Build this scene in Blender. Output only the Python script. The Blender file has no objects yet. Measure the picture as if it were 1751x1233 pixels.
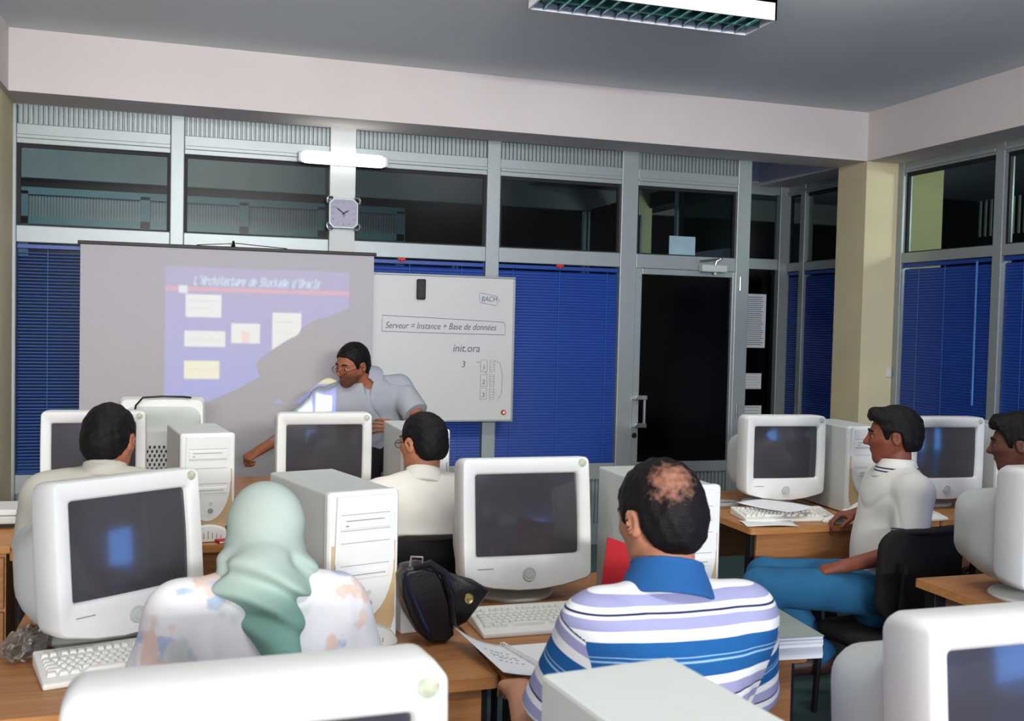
import bpy, bmesh, math, random
import numpy as np
from mathutils import Vector, Matrix, Euler
from math import sin, cos, pi, radians as R, sqrt
random.seed(7)
rng = np.random.default_rng(5)
S = bpy.context.scene
COL = S.collection
# ------------------------------------------------------------------ materials
def lin(c):
    return tuple(((x/255)/12.92 if x/255 <= .04045 else ((x/255+.055)/1.055)**2.4) for x in c) + (1.0,)
MC = {}
def mat(name, rgb=(200,200,200), rough=.6, metal=0., var=.06, vscale=6., bump=0., bscale=200., spec=.4, coat=0., emit=None, estr=0., trans=0.):
    if name in MC: return MC[name]
    m = bpy.data.materials.new(name); m.use_nodes = True
    nt = m.node_tree; N = nt.nodes; L = nt.links
    b = N['Principled BSDF']
    b.inputs['Base Color'].default_value = lin(rgb)
    b.inputs['Roughness'].default_value = rough
    b.inputs['Metallic'].default_value = metal
    b.inputs['Specular IOR Level'].default_value = spec
    b.inputs['Coat Weight'].default_value = coat
    if trans: b.inputs['Transmission Weight'].default_value = trans
    if emit is not None:
        b.inputs['Emission Color'].default_value = lin(emit); b.inputs['Emission Strength'].default_value = estr
    if var > 0 or bump > 0:
        tc = N.new('ShaderNodeTexCoord')
    if var > 0:
        nz = N.new('ShaderNodeTexNoise'); nz.inputs['Scale'].default_value = vscale; nz.inputs['Detail'].default_value = 4
        L.new(tc.outputs['Object'], nz.inputs['Vector'])
        rp = N.new('ShaderNodeValToRGB'); c = lin(rgb)
        rp.color_ramp.elements[0].position = .3; rp.color_ramp.elements[1].position = .7
        rp.color_ramp.elements[0].color = tuple(x*(1-var) for x in c[:3])+(1,)
        rp.color_ramp.elements[1].color = tuple(min(1, x*(1+var)) for x in c[:3])+(1,)
        L.new(nz.outputs['Fac'], rp.inputs['Fac']); L.new(rp.outputs['Color'], b.inputs['Base Color'])
    if bump > 0:
        n2 = N.new('ShaderNodeTexNoise'); n2.inputs['Scale'].default_value = bscale; n2.inputs['Detail'].default_value = 3
        L.new(tc.outputs['Object'], n2.inputs['Vector'])
        bp = N.new('ShaderNodeBump'); bp.inputs['Strength'].default_value = bump; bp.inputs['Distance'].default_value = .004
        L.new(n2.outputs['Fac'], bp.inputs['Height']); L.new(bp.outputs['Normal'], b.inputs['Normal'])
    MC[name] = m
    return m
def attr_mix(name, base, stops, attr, const=False, rough=.8, bump=.15, bscale=300, noise=0., nscale=40):
    """base colour from a float attribute of the mesh through a colour ramp"""
    m = mat(name, base, rough, var=0, bump=bump, bscale=bscale)
    nt = m.node_tree; N = nt.nodes; L = nt.links; b = N['Principled BSDF']; b.inputs['Specular IOR Level'].default_value = .2
    a = N.new('ShaderNodeAttribute'); a.attribute_name = attr
    rp = N.new('ShaderNodeValToRGB'); cr = rp.color_ramp
    if const: cr.interpolation = 'CONSTANT'
    while len(cr.elements) < len(stops): cr.elements.new(.5)
    for e, (p, c) in zip(cr.elements, stops): e.position = p; e.color = lin(c)
    fac = a.outputs['Fac']
    if noise:
        tc = N.new('ShaderNodeTexCoord'); nz = N.new('ShaderNodeTexNoise'); nz.inputs['Scale'].default_value = nscale; nz.inputs['Detail'].default_value = 5
        L.new(tc.outputs['Object'], nz.inputs['Vector'])
        ma = N.new('ShaderNodeMath'); ma.operation = 'MULTIPLY_ADD'; ma.inputs[1].default_value = noise
        ma.inputs[2].default_value = -noise*.5
        L.new(nz.outputs['Fac'], ma.inputs[0])
        ad = N.new('ShaderNodeMath'); ad.operation = 'ADD'
        L.new(ma.outputs[0], ad.inputs[0]); L.new(fac, ad.inputs[1]); fac = ad.outputs[0]
    L.new(fac, rp.inputs['Fac']); L.new(rp.outputs['Color'], b.inputs['Base Color'])
    return m
def wood(name, c1, c2, rough=.45):
    m = mat(name, c1, rough, var=0)
    nt = m.node_tree; N = nt.nodes; L = nt.links; b = N['Principled BSDF']
    tc = N.new('ShaderNodeTexCoord'); mp = N.new('ShaderNodeMapping'); mp.inputs['Scale'].default_value = (3, 40, 40)
    nz = N.new('ShaderNodeTexNoise'); nz.inputs['Scale'].default_value = 1.5; nz.inputs['Detail'].default_value = 6; nz.inputs['Distortion'].default_value = .6
    rp = N.new('ShaderNodeValToRGB'); rp.color_ramp.elements[0].position = .35; rp.color_ramp.elements[1].position = .7
    rp.color_ramp.elements[0].color = lin(c1); rp.color_ramp.elements[1].color = lin(c2)
    L.new(tc.outputs['Object'], mp.inputs['Vector']); L.new(mp.outputs['Vector'], nz.inputs['Vector'])
    L.new(nz.outputs['Fac'], rp.inputs['Fac']); L.new(rp.outputs['Color'], b.inputs['Base Color'])
    return m
def glass(name, tint=(200,215,215), refl=.5, rough=.22):
    m = bpy.data.materials.new(name); m.use_nodes = True
    nt = m.node_tree; N = nt.nodes; L = nt.links
    N.remove(N['Principled BSDF']); out = N['Material Output']
    t = N.new('ShaderNodeBsdfTransparent'); t.inputs['Color'].default_value = lin(tint)
    g = N.new('ShaderNodeBsdfGlossy'); g.inputs['Roughness'].default_value = rough; g.inputs['Color'].default_value = (refl, refl, refl, 1)
    f = N.new('ShaderNodeFresnel'); f.inputs['IOR'].default_value = 1.5
    mx = N.new('ShaderNodeMixShader')
    ge = N.new('ShaderNodeNewGeometry'); mu = N.new('ShaderNodeMath'); mu.operation = 'MULTIPLY'; iv = N.new('ShaderNodeMath'); iv.operation = 'SUBTRACT'; iv.inputs[0].default_value = 1
    L.new(ge.outputs['Backfacing'], iv.inputs[1]); L.new(f.outputs[0], mu.inputs[0]); L.new(iv.outputs[0], mu.inputs[1]); L.new(mu.outputs[0], mx.inputs[0]); L.new(t.outputs[0], mx.inputs[1]); L.new(g.outputs[0], mx.inputs[2]); L.new(mx.outputs[0], out.inputs['Surface'])
    return m
M_WALL = mat('painted_wall', (218,209,205), .9, var=.03, vscale=2, bump=.08, bscale=150)
M_CEIL = mat('ceiling_paint', (218,226,226), .95, var=.03, vscale=1.5)
M_COLUMN = mat('cream_paint', (224,210,172), .85, var=.04, vscale=3)
M_FLOOR = mat('floor_lino', (70,92,92), .55, var=.15, vscale=5)
M_ALU = mat('anodised_aluminium', (158,166,166), .42, .35, var=.03, vscale=20)
M_ALUD = mat('aluminium_louvre', (150,158,158), .4, .3, var=.05, vscale=30)
M_GASKET = mat('black_gasket', (18,16,18), .6, var=0)
M_GLASS = glass('window_glass', (215,226,226), .18)
M_BLIND = mat('blue_blind_slat', (20,62,150), .38, .0, var=.05, vscale=3, spec=.5)
M_BLINDR = mat('blue_blind_cord', (40,120,190), .4, var=0)
M_RED = mat('red_plastic', (200,40,35), .5, var=.05)
M_PLAST = mat('off_white_plastic', (222,224,222), .48, var=.02, vscale=10, bump=.04, bscale=900)
M_PLASTS = mat('light_grey_plastic', (196,201,197), .5, var=.02, vscale=10, bump=.05, bscale=900)
M_BEIGE = mat('beige_plastic', (196,168,128), .5, var=.04)
M_LINE = mat('panel_gap', (150,146,138), .6, var=0)
M_CRT = mat('dark_crt_glass', (62,61,66), .10, var=0, spec=.6, coat=.2)
M_KEY = mat('ivory_key', (226,226,220), .5, var=.02)
M_STICK = mat('green_sticker', (172,178,156), .5, var=.35, vscale=60)
M_CHROME = mat('chrome', (215,218,220), .2, 1., var=0)
M_BLACK = mat('black_plastic', (20,18,20), .5, var=.1)
M_WOOD = wood('beech_laminate', (160,106,62), (182,128,80))
M_WOODE = wood('beech_edge', (184,124,70), (202,142,86))
M_STEEL = mat('dark_steel', (34,28,28), .45, .3, var=.1)
M_CHAIR = mat('black_chair_fabric', (20,15,17), .85, var=.15, bump=.2, bscale=500)
M_PAPER = mat('white_paper', (228,230,232), .8, var=.02)
M_INK = mat('dark_ink', (92,94,118), .8, var=0)
M_LEATHER = mat('black_leather', (12,12,17), .34, var=.2, bump=.15, bscale=120, spec=.4)
M_BRASS = mat('brass', (200,180,110), .3, 1., var=0)
M_SCREEN = mat('matt_white_screen', (184,180,184), .95, var=.01)
M_BOARD = mat('white_enamel', (205,205,202), .35, var=.01)
# ------------------------------------------------------------------ mesh building
def empty(name, loc=(0,0,0), rotz=0., parent=None):
    o = bpy.data.objects.new(name, None); COL.objects.link(o)
    o.location = loc; o.rotation_euler = (0,0,rotz); o.empty_display_size = .05
    if parent: o.parent = parent
    return o
def tag(o, label=None, cat=None, group=None, kind=None):
    if label: o['label'] = label
    if cat: o['category'] = cat
    if group: o['group'] = group
    if kind: o['kind'] = kind
    return o
def thing(name, label, cat, loc=(0,0,0), rotz=0., group=None):
    return tag(empty(name, loc, rotz), label, cat, group)
def copy_tree(o, parent=None):
    c = o.copy(); COL.objects.link(c)
    if parent: c.parent = parent
    for ch in list(o.children): copy_tree(ch, c)
    return c
class MB:
    def __init__(s): s.v = []; s.f = []; s.mi = []
    def add(s, verts, faces, mi=0):
        n = len(s.v); s.v += [tuple(map(float, p)) for p in verts]; s.f += [tuple(i+n for i in f) for f in faces]; s.mi += [mi]*len(faces); return s
    def box(s, x0, x1, y0, y1, z0, z1, mi=0, M=None):
        v = [(x0,y0,z0),(x1,y0,z0),(x1,y1,z0),(x0,y1,z0),(x0,y0,z1),(x1,y0,z1),(x1,y1,z1),(x0,y1,z1)]
        if M is not None: v = [tuple(M @ Vector(p)) for p in v]
        return s.add(v, [(0,3,2,1),(4,5,6,7),(0,1,5,4),(1,2,6,5),(2,3,7,6),(3,0,4,7)], mi)
    def loft(s, rings, cap0=True, cap1=True, closed=True, mi=0):
        n = len(rings[0]); v = [p for r in rings for p in r]; f = []
        for i in range(len(rings)-1):
            for j in range(n if closed else n-1):
                k = (j+1) % n
                f.append((i*n+j, i*n+k, (i+1)*n+k, (i+1)*n+j))
        if cap0: f.append(tuple(range(n))[::-1])
        if cap1: f.append(tuple((len(rings)-1)*n+j for j in range(n)))
        return s.add(v, f, mi)
    def tube(s, pts, r, n=10, mi=0, cap=True):
        pts = [Vector(p) for p in pts]; rings = []; prev = None
        for i, p in enumerate(pts):
            t = (pts[min(i+1, len(pts)-1)] - pts[max(i-1, 0)]).normalized()
            if prev is None:
                a = Vector((0,0,1)) if abs(t.z) < .9 else Vector((1,0,0))
                u = t.cross(a).normalized()
            else: u = (prev - t*prev.dot(t)).normalized()
            prev = u; w = t.cross(u)
            rr = r[i] if isinstance(r, (list, tuple)) else r
            rings.append([tuple(p + (u*cos(2*pi*j/n) + w*sin(2*pi*j/n))*rr) for j in range(n)])
        return s.loft(rings, cap, cap, mi=mi)
    def lathe(s, prof, n=24, c=(0,0,0), axis='z', mi=0):
        rings = []
        for r, h in prof:
            ring = []
            for j in range(n):
                a = 2*pi*j/n
                if axis == 'z': ring.append((c[0]+r*cos(a), c[1]+r*sin(a), c[2]+h))
                elif axis == 'y': ring.append((c[0]+r*cos(a), c[1]+h, c[2]-r*sin(a)))
                else: ring.append((c[0]+h, c[1]+r*cos(a), c[2]+r*sin(a)))
            rings.append(ring)
        return s.loft(rings, mi=mi)
    def prism(s, poly, y0, y1, mi=0):      # polygon in x,z extruded along y
        return s.loft([[(x,y0,z) for x,z in poly],[(x,y1,z) for x,z in poly]], mi=mi)
    def grid(s, fn, nu, nv, mi=0):
        v = [fn(i/nu, j/nv) for j in range(nv+1) for i in range(nu+1)]
        f = [(j*(nu+1)+i, j*(nu+1)+i+1, (j+1)*(nu+1)+i+1, (j+1)*(nu+1)+i) for j in range(nv) for i in range(nu)]
        return s.add(v, f, mi)
    def build(s, name, mats, parent=None, smooth=False, bevel=0., bseg=2, kind=None, label=None, angle=40, thick=0):
        me = bpy.data.meshes.new(name); me.from_pydata(s.v, [], s.f)
        for m in (mats if isinstance(mats, (list, tuple)) else [mats]): me.materials.append(m)
        me.polygons.foreach_set('material_index', s.mi)
        bm = bmesh.new(); bm.from_mesh(me); bmesh.ops.recalc_face_normals(bm, faces=bm.faces); bm.to_mesh(me); bm.free()
        if smooth:
            me.shade_smooth()
            me.set_sharp_from_angle(angle=R(angle))
        me.update()
        o = bpy.data.objects.new(name, me); COL.objects.link(o)
        if parent: o.parent = parent
        if thick:
            md = o.modifiers.new('thick', 'SOLIDIFY'); md.thickness = thick
        if bevel:
            md = o.modifiers.new('bev', 'BEVEL'); md.width = bevel; md.segments = bseg; md.limit_method = 'ANGLE'; md.angle_limit = R(35); md.harden_normals = False
        if kind: o['kind'] = kind
        if label: o['label'] = label
        return o
def rr(w, h, r, cx=0., cz=0., nc=6, ns=4):
    """rounded rectangle, constant point count, anticlockwise in x,z"""
    out = []
    for qx, qz, a0 in ((1,-1,-pi/2),(1,1,0),(-1,1,pi/2),(-1,-1,pi)):
        ox, oz = qx*(w/2-r), qz*(h/2-r)
        for i in range(nc+1):
            a = a0 + pi/2*i/nc; out.append((cx+ox+r*cos(a), cz+oz+r*sin(a)))
        nx, nz = {(1,-1):(1,1),(1,1):(-1,1),(-1,1):(-1,-1),(-1,-1):(1,-1)}[(qx,qz)]
        a1 = a0+pi/2; p0 = (ox+r*cos(a1), oz+r*sin(a1)); p1 = (nx*(w/2-r)+r*cos(a1), nz*(h/2-r)+r*sin(a1))
        for i in range(1, ns+1):
            t = i/(ns+1); out.append((cx+p0[0]+(p1[0]-p0[0])*t, cz+p0[1]+(p1[1]-p0[1])*t))
    return out
def text_mesh(name, body, size, mat_, parent, loc, rot, shear=0., bevel=0., align='LEFT', sx=1.0, thick=.0004):
    cu = bpy.data.curves.new(name, 'FONT'); cu.body = body; cu.size = size; cu.shear = shear; cu.align_x = align; cu.extrude = thick; cu.offset = bevel
    t = bpy.data.objects.new(name, cu); COL.objects.link(t)
    bpy.context.view_layer.update()
    me = bpy.data.meshes.new_from_object(t.evaluated_get(bpy.context.evaluated_depsgraph_get()))
    bpy.data.objects.remove(t); me.name = name; me.materials.clear(); me.materials.append(mat_)
    o = bpy.data.objects.new(name, me); COL.objects.link(o); o.location = loc; o.rotation_euler = rot; o.scale = (sx,1,1)
    if parent: o.parent = parent
    return o
# ------------------------------------------------------------------ implicit surfaces
def nrm(v): v = np.asarray(v, float); return v/np.linalg.norm(v)
def A(*v): return np.array(v, float)
def cap(P, a, b, ra, rb=None):
    rb = ra if rb is None else rb
    a = np.asarray(a, float); d = np.asarray(b, float)-a; q = P-a
    t = np.clip((q@d)/max(d@d, 1e-12), 0, 1)
    return np.linalg.norm(q-t[:,None]*d, axis=1) - (ra+(rb-ra)*t)
def fcap(P, a, b, ra, rb, fd, s):
    """capsule flattened by factor s along direction fd"""
    fd = nrm(fd); k = (1/s-1); a = np.asarray(a, float); b = np.asarray(b, float)
    Q = P + ((P-a)@fd)[:,None]*fd*k; b2 = b + ((b-a)@fd)*fd*k
    return cap(Q, a, b2, ra, rb)*s
def ell(P, c, r, B=None):
    q = P-np.asarray(c, float)
    if B is not None: q = q@B
    r = np.asarray(r, float); k0 = np.linalg.norm(q/r, axis=1); k1 = np.linalg.norm(q/(r*r), axis=1)+1e-9
    return k0*(k0-1)/k1
def smin(a, b, k):
    h = np.clip(.5+.5*(b-a)/k, 0, 1); return b+(a-b)*h-k*h*(1-h)
def smax(a, b, k): return -smin(-a, -b, k)
EDG = [(0,1),(2,3),(4,5),(6,7),(0,2),(1,3),(4,6),(5,7),(0,4),(1,5),(2,6),(3,7)]
OFF = np.array([[(i>>0)&1,(i>>1)&1,(i>>2)&1] for i in range(8)], float)
def surfnet(fn, lo, hi, h):
    lo = np.asarray(lo, float); hi = np.asarray(hi, float)
    Bk = 8; nb = np.ceil((hi-lo)/h/Bk).astype(int); n = nb*Bk
    F = np.empty(n, np.float32)
    bi = np.stack(np.meshgrid(*[np.arange(k) for k in nb], indexing='ij'), -1).reshape(-1,3)
    cen = lo+(bi*Bk+(Bk-1)/2)*h
    cv = fn(cen)
    F[:] = np.repeat(np.repeat(np.repeat(cv.reshape(nb), Bk, 0), Bk, 1), Bk, 2)
    act = bi[np.abs(cv) < Bk*h*1.3+.02]
    loc = np.stack(np.meshgrid(*[np.arange(Bk)]*3, indexing='ij'), -1).reshape(-1,3)
    for s in range(0, len(act), 800):
        a = act[s:s+800]; idx = (a[:,None,:]*Bk+loc[None]).reshape(-1,3)
        F[idx[:,0],idx[:,1],idx[:,2]] = fn(lo+idx*h)
    I = F < 0
    c = [I[dx:n[0]-1+dx, dy:n[1]-1+dy, dz:n[2]-1+dz] for dz in (0,1) for dy in (0,1) for dx in (0,1)]
    anyc = c[0].copy(); allc = c[0].copy()
    for q in c[1:]: anyc |= q; allc &= q
    idx = np.argwhere(anyc & ~allc)
    if len(idx) == 0: return np.zeros((0,3)), []
    V8 = np.stack([F[idx[:,0]+int(o[0]), idx[:,1]+int(o[1]), idx[:,2]+int(o[2])] for o in OFF], 1)
    sm = np.zeros((len(idx),3)); ct = np.zeros(len(idx))
    for a, b in EDG:
        va, vb = V8[:,a], V8[:,b]; m = (va<0) != (vb<0)
        t = np.where(m, va/np.where(m, va-vb, 1), 0)
        sm += m[:,None]*(OFF[a]+t[:,None]*(OFF[b]-OFF[a])); ct += m
    verts = lo+h*(idx+sm/ct[:,None])
    gid = np.full(n, -1, np.int64); gid[idx[:,0],idx[:,1],idx[:,2]] = np.arange(len(idx))
    faces = []
    for d in range(3):
        sl0 = [slice(None)]*3; sl1 = [slice(None)]*3; sl0[d] = slice(0,-1); sl1[d] = slice(1,None)
        X = I[tuple(sl0)] != I[tuple(sl1)]
        e = np.argwhere(X); u, v = (d+1)%3, (d+2)%3
        e = e[(e[:,u]>0)&(e[:,v]>0)]
        q = []
        for du, dv in ((1,1),(0,1),(0,0),(1,0)):
            k = e.copy(); k[:,u] -= du; k[:,v] -= dv; q.append(gid[k[:,0],k[:,1],k[:,2]])
        q = np.stack(q, 1); fl = I[e[:,0],e[:,1],e[:,2]]
        q[~fl] = q[~fl][:,::-1]
        faces.append(q[(q>=0).all(1)])
    return verts, np.concatenate(faces)
def sdf_obj(name, fn, lo, hi, h, m, parent=None, loc=None, attrs=None, label=None):
    v, f = surfnet(fn, lo, hi, h)
    me = bpy.data.meshes.new(name)
    me.vertices.add(len(v)); me.vertices.foreach_set('co', v.astype(np.float32).ravel())
    me.loops.add(len(f)*4); me.loops.foreach_set('vertex_index', f.astype(np.int32).ravel())
    me.polygons.add(len(f)); me.polygons.foreach_set('loop_start', np.arange(0, len(f)*4, 4, dtype=np.int32))
    me.update(calc_edges=True); me.validate()
    for mm in (m if isinstance(m, (list, tuple)) else [m]): me.materials.append(mm)
    me.shade_smooth()
    for an, af in (attrs or {}).items():
        a = me.attributes.new(an, 'FLOAT', 'POINT'); a.data.foreach_set('value', np.asarray(af(v), np.float32))
    o = bpy.data.objects.new(name, me); COL.objects.link(o)
    if parent: o.parent = parent
    if loc is not None: o.location = loc
    if label: o['label'] = label
    return o
def wob(P, f, seed=0):
    """cheap smooth noise"""
    r = np.random.default_rng(seed); o = np.zeros(len(P))
    for k in range(5):
        d = nrm(r.normal(size=3))*f*(.6+.9*r.random()); o += np.sin(P@d+r.random()*6.3)
    return o/5
CEIL_P, HALL_P, FLASH_P, PROJ_P, WORLD_S, EXPO, FLX, PSX, PSY, REAR_P = 23, 75, 6, 66, 8, 0.14, 1.0, 1, 1, 165
# ------------------------------------------------------------------ the room
YB, YG, XL, XC, XG, YF, ZB, ZC = 6.5, 6.87, -1.02, 4.79, 5.077, 8.02, 2.876, 3.235
YR = -6.0                                     # rear wall
def struct(mb, name, m, **k): return mb.build(name, m, kind='structure', **k)
struct(MB().box(-3.2, 9, YR, 18, -.12, 0), 'floor', M_FLOOR)
struct(MB().box(-3.2, XG+.1, YR, YG+.1, ZC, ZC+.12), 'ceiling', M_CEIL)
struct(MB().box(XL-.4, XC, YB, YG, ZB, ZC), 'wall_back', M_WALL)          # deep beam over the glazing
b = MB().box(XC, XG+.1, YR, YF, ZB, ZC); struct(b, 'wall_right', M_WALL)
struct(MB().box(XC, XG-.002, YB, YG-.02, 0, ZB), 'wall_column', M_COLUMN)
struct(MB().box(XL-.4, XL-.03, 6.0, YG, 0, ZB), 'wall_column', M_COLUMN)
b = MB().box(XL-.4, XL, YR, YB, ZB, ZC); b.box(-1.5, -1.4, YR, YG, 0, ZC); struct(b, 'wall_left', M_WALL)
# rear wall with dusk-lit windows (outside the frame, seen only in the curved screens)
b = MB(); xs = [-1.5]
for x0, x1 in ((-1.2,.4),(.8,2.4),(3.3,4.0),(4.1,4.95)):
    b.box(xs[-1], x0, YR-.15, YR, 0, ZC); b.box(x0, x1, YR-.15, YR, 0, .2); b.box(x0, x1, YR-.15, YR, 1.15, ZC); xs.append(x1)
b.box(xs[-1], XG+.1, YR-.15, YR, 0, ZC)
struct(b, 'wall_rear', M_WALL)
# ---- glazed front
Z0, Z1, Z2, Z3, Z4, Z5, Z6, Z7 = .48, .60, 2.035, 2.138, 2.637, 2.757, 2.878, .15
def louver(x0, x1, z0, z1, y, parent, pitch=.0285):
    n = max(4, int((x1-x0)/pitch)); b = MB(); pts = []
    for i in range(n):
        a = x0+(x1-x0)*i/n; w = (x1-x0)/n
        pts += [(a, y+.016), (a+w*.18, y+.016), (a+w*.32, y), (a+w*.86, y), (a+w, y+.016)]
    b.loft([[(x,yy,z0) for x,yy in pts], [(x,yy,z1) for x,yy in pts]], False, False, closed=False)
    return b.build('louver_panel', M_ALUD, parent)
WN = [0]
def bay(x0, x1, lower=True, top=True, gl=True, a=None):
    """one bay of the front glazing; x0,x1 are the clear opening"""
    WN[0] += 1
    w = tag(empty('window_%d' % WN[0], (0, 0, 0)), kind='structure')
    fr = MB(); f0, f1 = YG, YG+.07
    if top: louver(x0+.004, x1, Z5+.004, Z6, YG+.025, w)
    fr.box(x0, x1, f0, f1, Z4, Z5); fr.box(x0, x1, f0-.012, f0+.02, Z4+.03, Z4+.055)
    fr.box(x0, x1, f0, f1, Z2, Z3)
    if lower:
        fr.box(x0, x1, f0, f1, Z0, Z1); fr.box(x0, x1, f0, f1, 0, Z7); louver(x0, x1, Z7, Z0, YG+.025, w)
    fr.build('frame', M_ALU, w, bevel=.004)
    gk = MB(); t = .02
    for z0, z1 in ((Z3, Z4),):
        gk.box(x0, x0+t, f0+.028, f0+.05, z0, z1); gk.box(x1-t, x1, f0+.028, f0+.05, z0, z1)
        gk.box(x0+t, x1-t, f0+.028, f0+.05, z0, z0+t*.5); gk.box(x0+t, x1-t, f0+.028, f0+.05, z1-t, z1)
    gk.build('gasket', M_GASKET, w)
    MB().box(x0+.006, x1-.006, f0+.034, f0+.042, Z3+.004, Z4-.004).build('pane', M_GLASS, w)
    if lower: MB().box(x0+.002, x1-.002, f0+.05, f0+.058, Z1, Z2).build('pane', M_GLASS, w)
    return w
BAYS = [(-1.031,-.141),(-.056,.864),(1.031,1.955),(2.053,2.974)]
for x0, x1 in BAYS: bay(x0, x1)
def post(x0, x1, z0, z1, y0=YG-.006, y1=YG+.085, n=[0]):
    n[0] += 1
    return struct(MB().box(x0, x1, y0, y1, z0, z1), 'trim_%d' % n[0], M_ALU, bevel=.006)
post(-1.058, -1.031, 0, Z6); post(-.141, -.056, 0, Z6); post(1.955, 2.053, 0, Z6)
post(2.974, 3.105, 0, Z6); post(3.924, 4.04, 0, Z6)
struct(MB().box(.864, 1.031, YG-.035, YG+.1, 0, Z6), 'trim_6', mat('white_pilaster', (205,208,206), .6, var=.03))
# bay over the door
w = bay(3.105, 3.924, lower=False)
# door leaf
d = tag(empty('door_1', (0,0,0)), kind='structure')
lf = MB(); y0, y1 = YG+.0, YG+.055
lf.box(3.035, 3.155, y0, y1, .02, 2.035); lf.box(3.90, 4.0, y0-.004, y1, .02, 2.034)
lf.box(3.155, 3.90, y0, y1, 1.99, 2.034); lf.box(3.155, 3.90, y0, y1, .52, .60); lf.box(3.155, 3.90, y0, y1, .02, .14)
lf.build('frame', M_ALU, d, bevel=.005)
MB().box(3.150, 3.905, y0+.026, y0+.034, .59, 2.0).build('pane', glass('dark_door_glass', (60,60,66), .3, .15), d, label='dark tinted door glass')
louver(3.155, 3.90, .14, .52, y0+.015, d, .03)
h = MB(); hx = 3.175
h.tube([(hx, y0-.06, .865), (hx, y0-.06, 1.10)], .011, 12)
for zz in (.88, 1.085): h.box(hx-.075, hx+.016, y0-.072, y0+.002, zz-.017, zz+.017)
h.build('door_handle', M_CHROME, d, smooth=True, bevel=.004)
MB().lathe([(.001,-.01),(.018,-.01),(.02,0),(.001,.002)], 16, (3.125, y0, .80), 'y').build('lock', M_BLACK, d)
for zz in (.98, 1.945):
    MB().lathe([(.001,-.05),(.011,-.05),(.011,.05),(.001,.05)], 12, (3.962, y0-.01, zz)).build('hinge', M_CHROME, d, smooth=True)
cl = thing('door_closer', 'silver hydraulic door closer with a bent arm above the dark glass door', 'door closer', (3.71, YG-.002, 2.05))
MB().box(-.10, .11, -.07, 0, -.028, .028).build('body', M_PLASTS, cl, bevel=.012, bseg=3)
MB().tube([(.02,-.04,.028),(.03,-.04,.055),(.06,-.05,.075)], .009, 8).tube([(.07,-.05,.075),(-.11,-.03,.05)], .008, 8).build('arm', M_CHROME, cl, smooth=True)
MB().lathe([(.001,0),(.012,0),(.012,-.02),(.001,-.02)], 12, (.02,-.04,-.026)).build('valve', M_PLASTS, cl)
# ---- recessed sidelight beyond the door and the glazing along the far right
w = tag(empty('window_6'), kind='structure'); fr = MB()
fr.box(4.0, XG+.02, YF, YF+.06, 2.81, 2.90); fr.box(4.0, XG, YF, YF+.06, 2.14, 2.235); fr.box(5.0, XG+.03, YF-.03, YF+.06, 0, 2.9); fr.box(4.0, XG, YF, YF+.06, 0, .2)
fr.box(4.0, 4.06, YF, YF+.06, 0, 2.9)
fr.build('frame', M_ALU, w, bevel=.004)
MB().box(4.06, 5.0, YF+.03, YF+.038, 2.235, 2.81).build('pane', M_GLASS, w)
MB().box(4.06, 5.0, YF+.03, YF+.038, .2, 2.14).build('pane', glass('dark_sidelight_glass', (70,70,76), .3), w)
w = tag(empty('window_12'), kind='structure'); fr = MB()
for z0, z1 in ((0,.2),(2.14,2.235),(2.81,2.9)): fr.box(4.0, 4.04, YG+.09, YF, z0, z1)
fr.build('frame', M_ALU, w); MB().box(4.015,4.023,YG+.09,YF,.2,2.14).box(4.015,4.023,YG+.09,YF,2.235,2.81).build('pane', glass('return_glass', (170,180,185), .3), w)
struct(MB().box(4.0, XC-.001, YG+.1, YF+.1, ZC-.03, ZC), 'ceiling_alcove', M_CEIL)
struct(MB().box(3.9, XC-.001, YF, YF+.1, 2.9, ZC-.03), 'wall_alcove', M_WALL)
def side_bay(n, ya, yb, posts=True):
    """glazing bay along the right wall, ya nearer"""
    w = tag(empty('window_%d' % n), kind='structure'); fr = MB(); x0, x1 = XG, XG+.07
    fr.box(x0, x1, ya, yb, 2.80, 2.90); fr.box(x0, x1, ya, yb, 2.125, 2.20); fr.box(x0, x1, ya, yb, .5, .6); fr.box(x0, x1, ya, yb, 0, .15)
    fr.box(x0-.014, x0+.01, ya, yb, 2.815, 2.84)
    fr.build('frame', M_ALU, w, bevel=.004)
    gk = MB(); t = .02
    gk.box(x0+.028, x0+.05, ya, ya+t, 2.2, 2.8); gk.box(x0+.028, x0+.05, yb-t, yb, 2.2, 2.8); gk.box(x0+.028, x0+.05, ya+t, yb-t, 2.775, 2.8); gk.box(x0+.028, x0+.05, ya+t, yb-t, 2.2, 2.21)
    gk.build('gasket', M_GASKET, w)
    MB().box(x0+.034, x0+.042, ya+.004, yb-.004, 2.205, 2.795).build('pane', M_GLASS, w)
    MB().box(x0+.055, x0+.063, ya, yb, .6, 2.125).build('pane', M_GLASS, w)
    MB().box(x0+.02, x0+.04, ya, yb, .15, .5).build('louver_panel', M_ALUD, w)
    return w
side_bay(7, 6.85, 7.99); side_bay(8, 5.525, 6.44); side_bay(9, 4.55, 5.445); side_bay(10, 3.5, 4.47)
def spost(ya, yb, n, z1=2.9): struct(MB().box(XG-.006, XG+.085, ya, yb, 0, z1), 'trim_%d' % n, M_ALU, bevel=.006)
spost(6.44, 6.53, 7); spost(5.445, 5.525, 8); spost(4.47, 4.55, 9); spost(7.72, 7.79, 10)
b = MB(); ys = [YR]
for ya, yb in ((-3.9,-2.0),(-.2,.5),(1.0,1.5)):
    b.box(XG, XG+.1, ys[-1], ya, 0, 2.9); b.box(XG, XG+.1, ya, yb, 0, .2); b.box(XG, XG+.1, ya, yb, 1.2, 2.9); ys.append(yb)
b.box(XG, XG+.1, ys[-1], 3.5, 0, 2.9)
struct(b, 'wall_right_lower', M_WALL)
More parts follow.
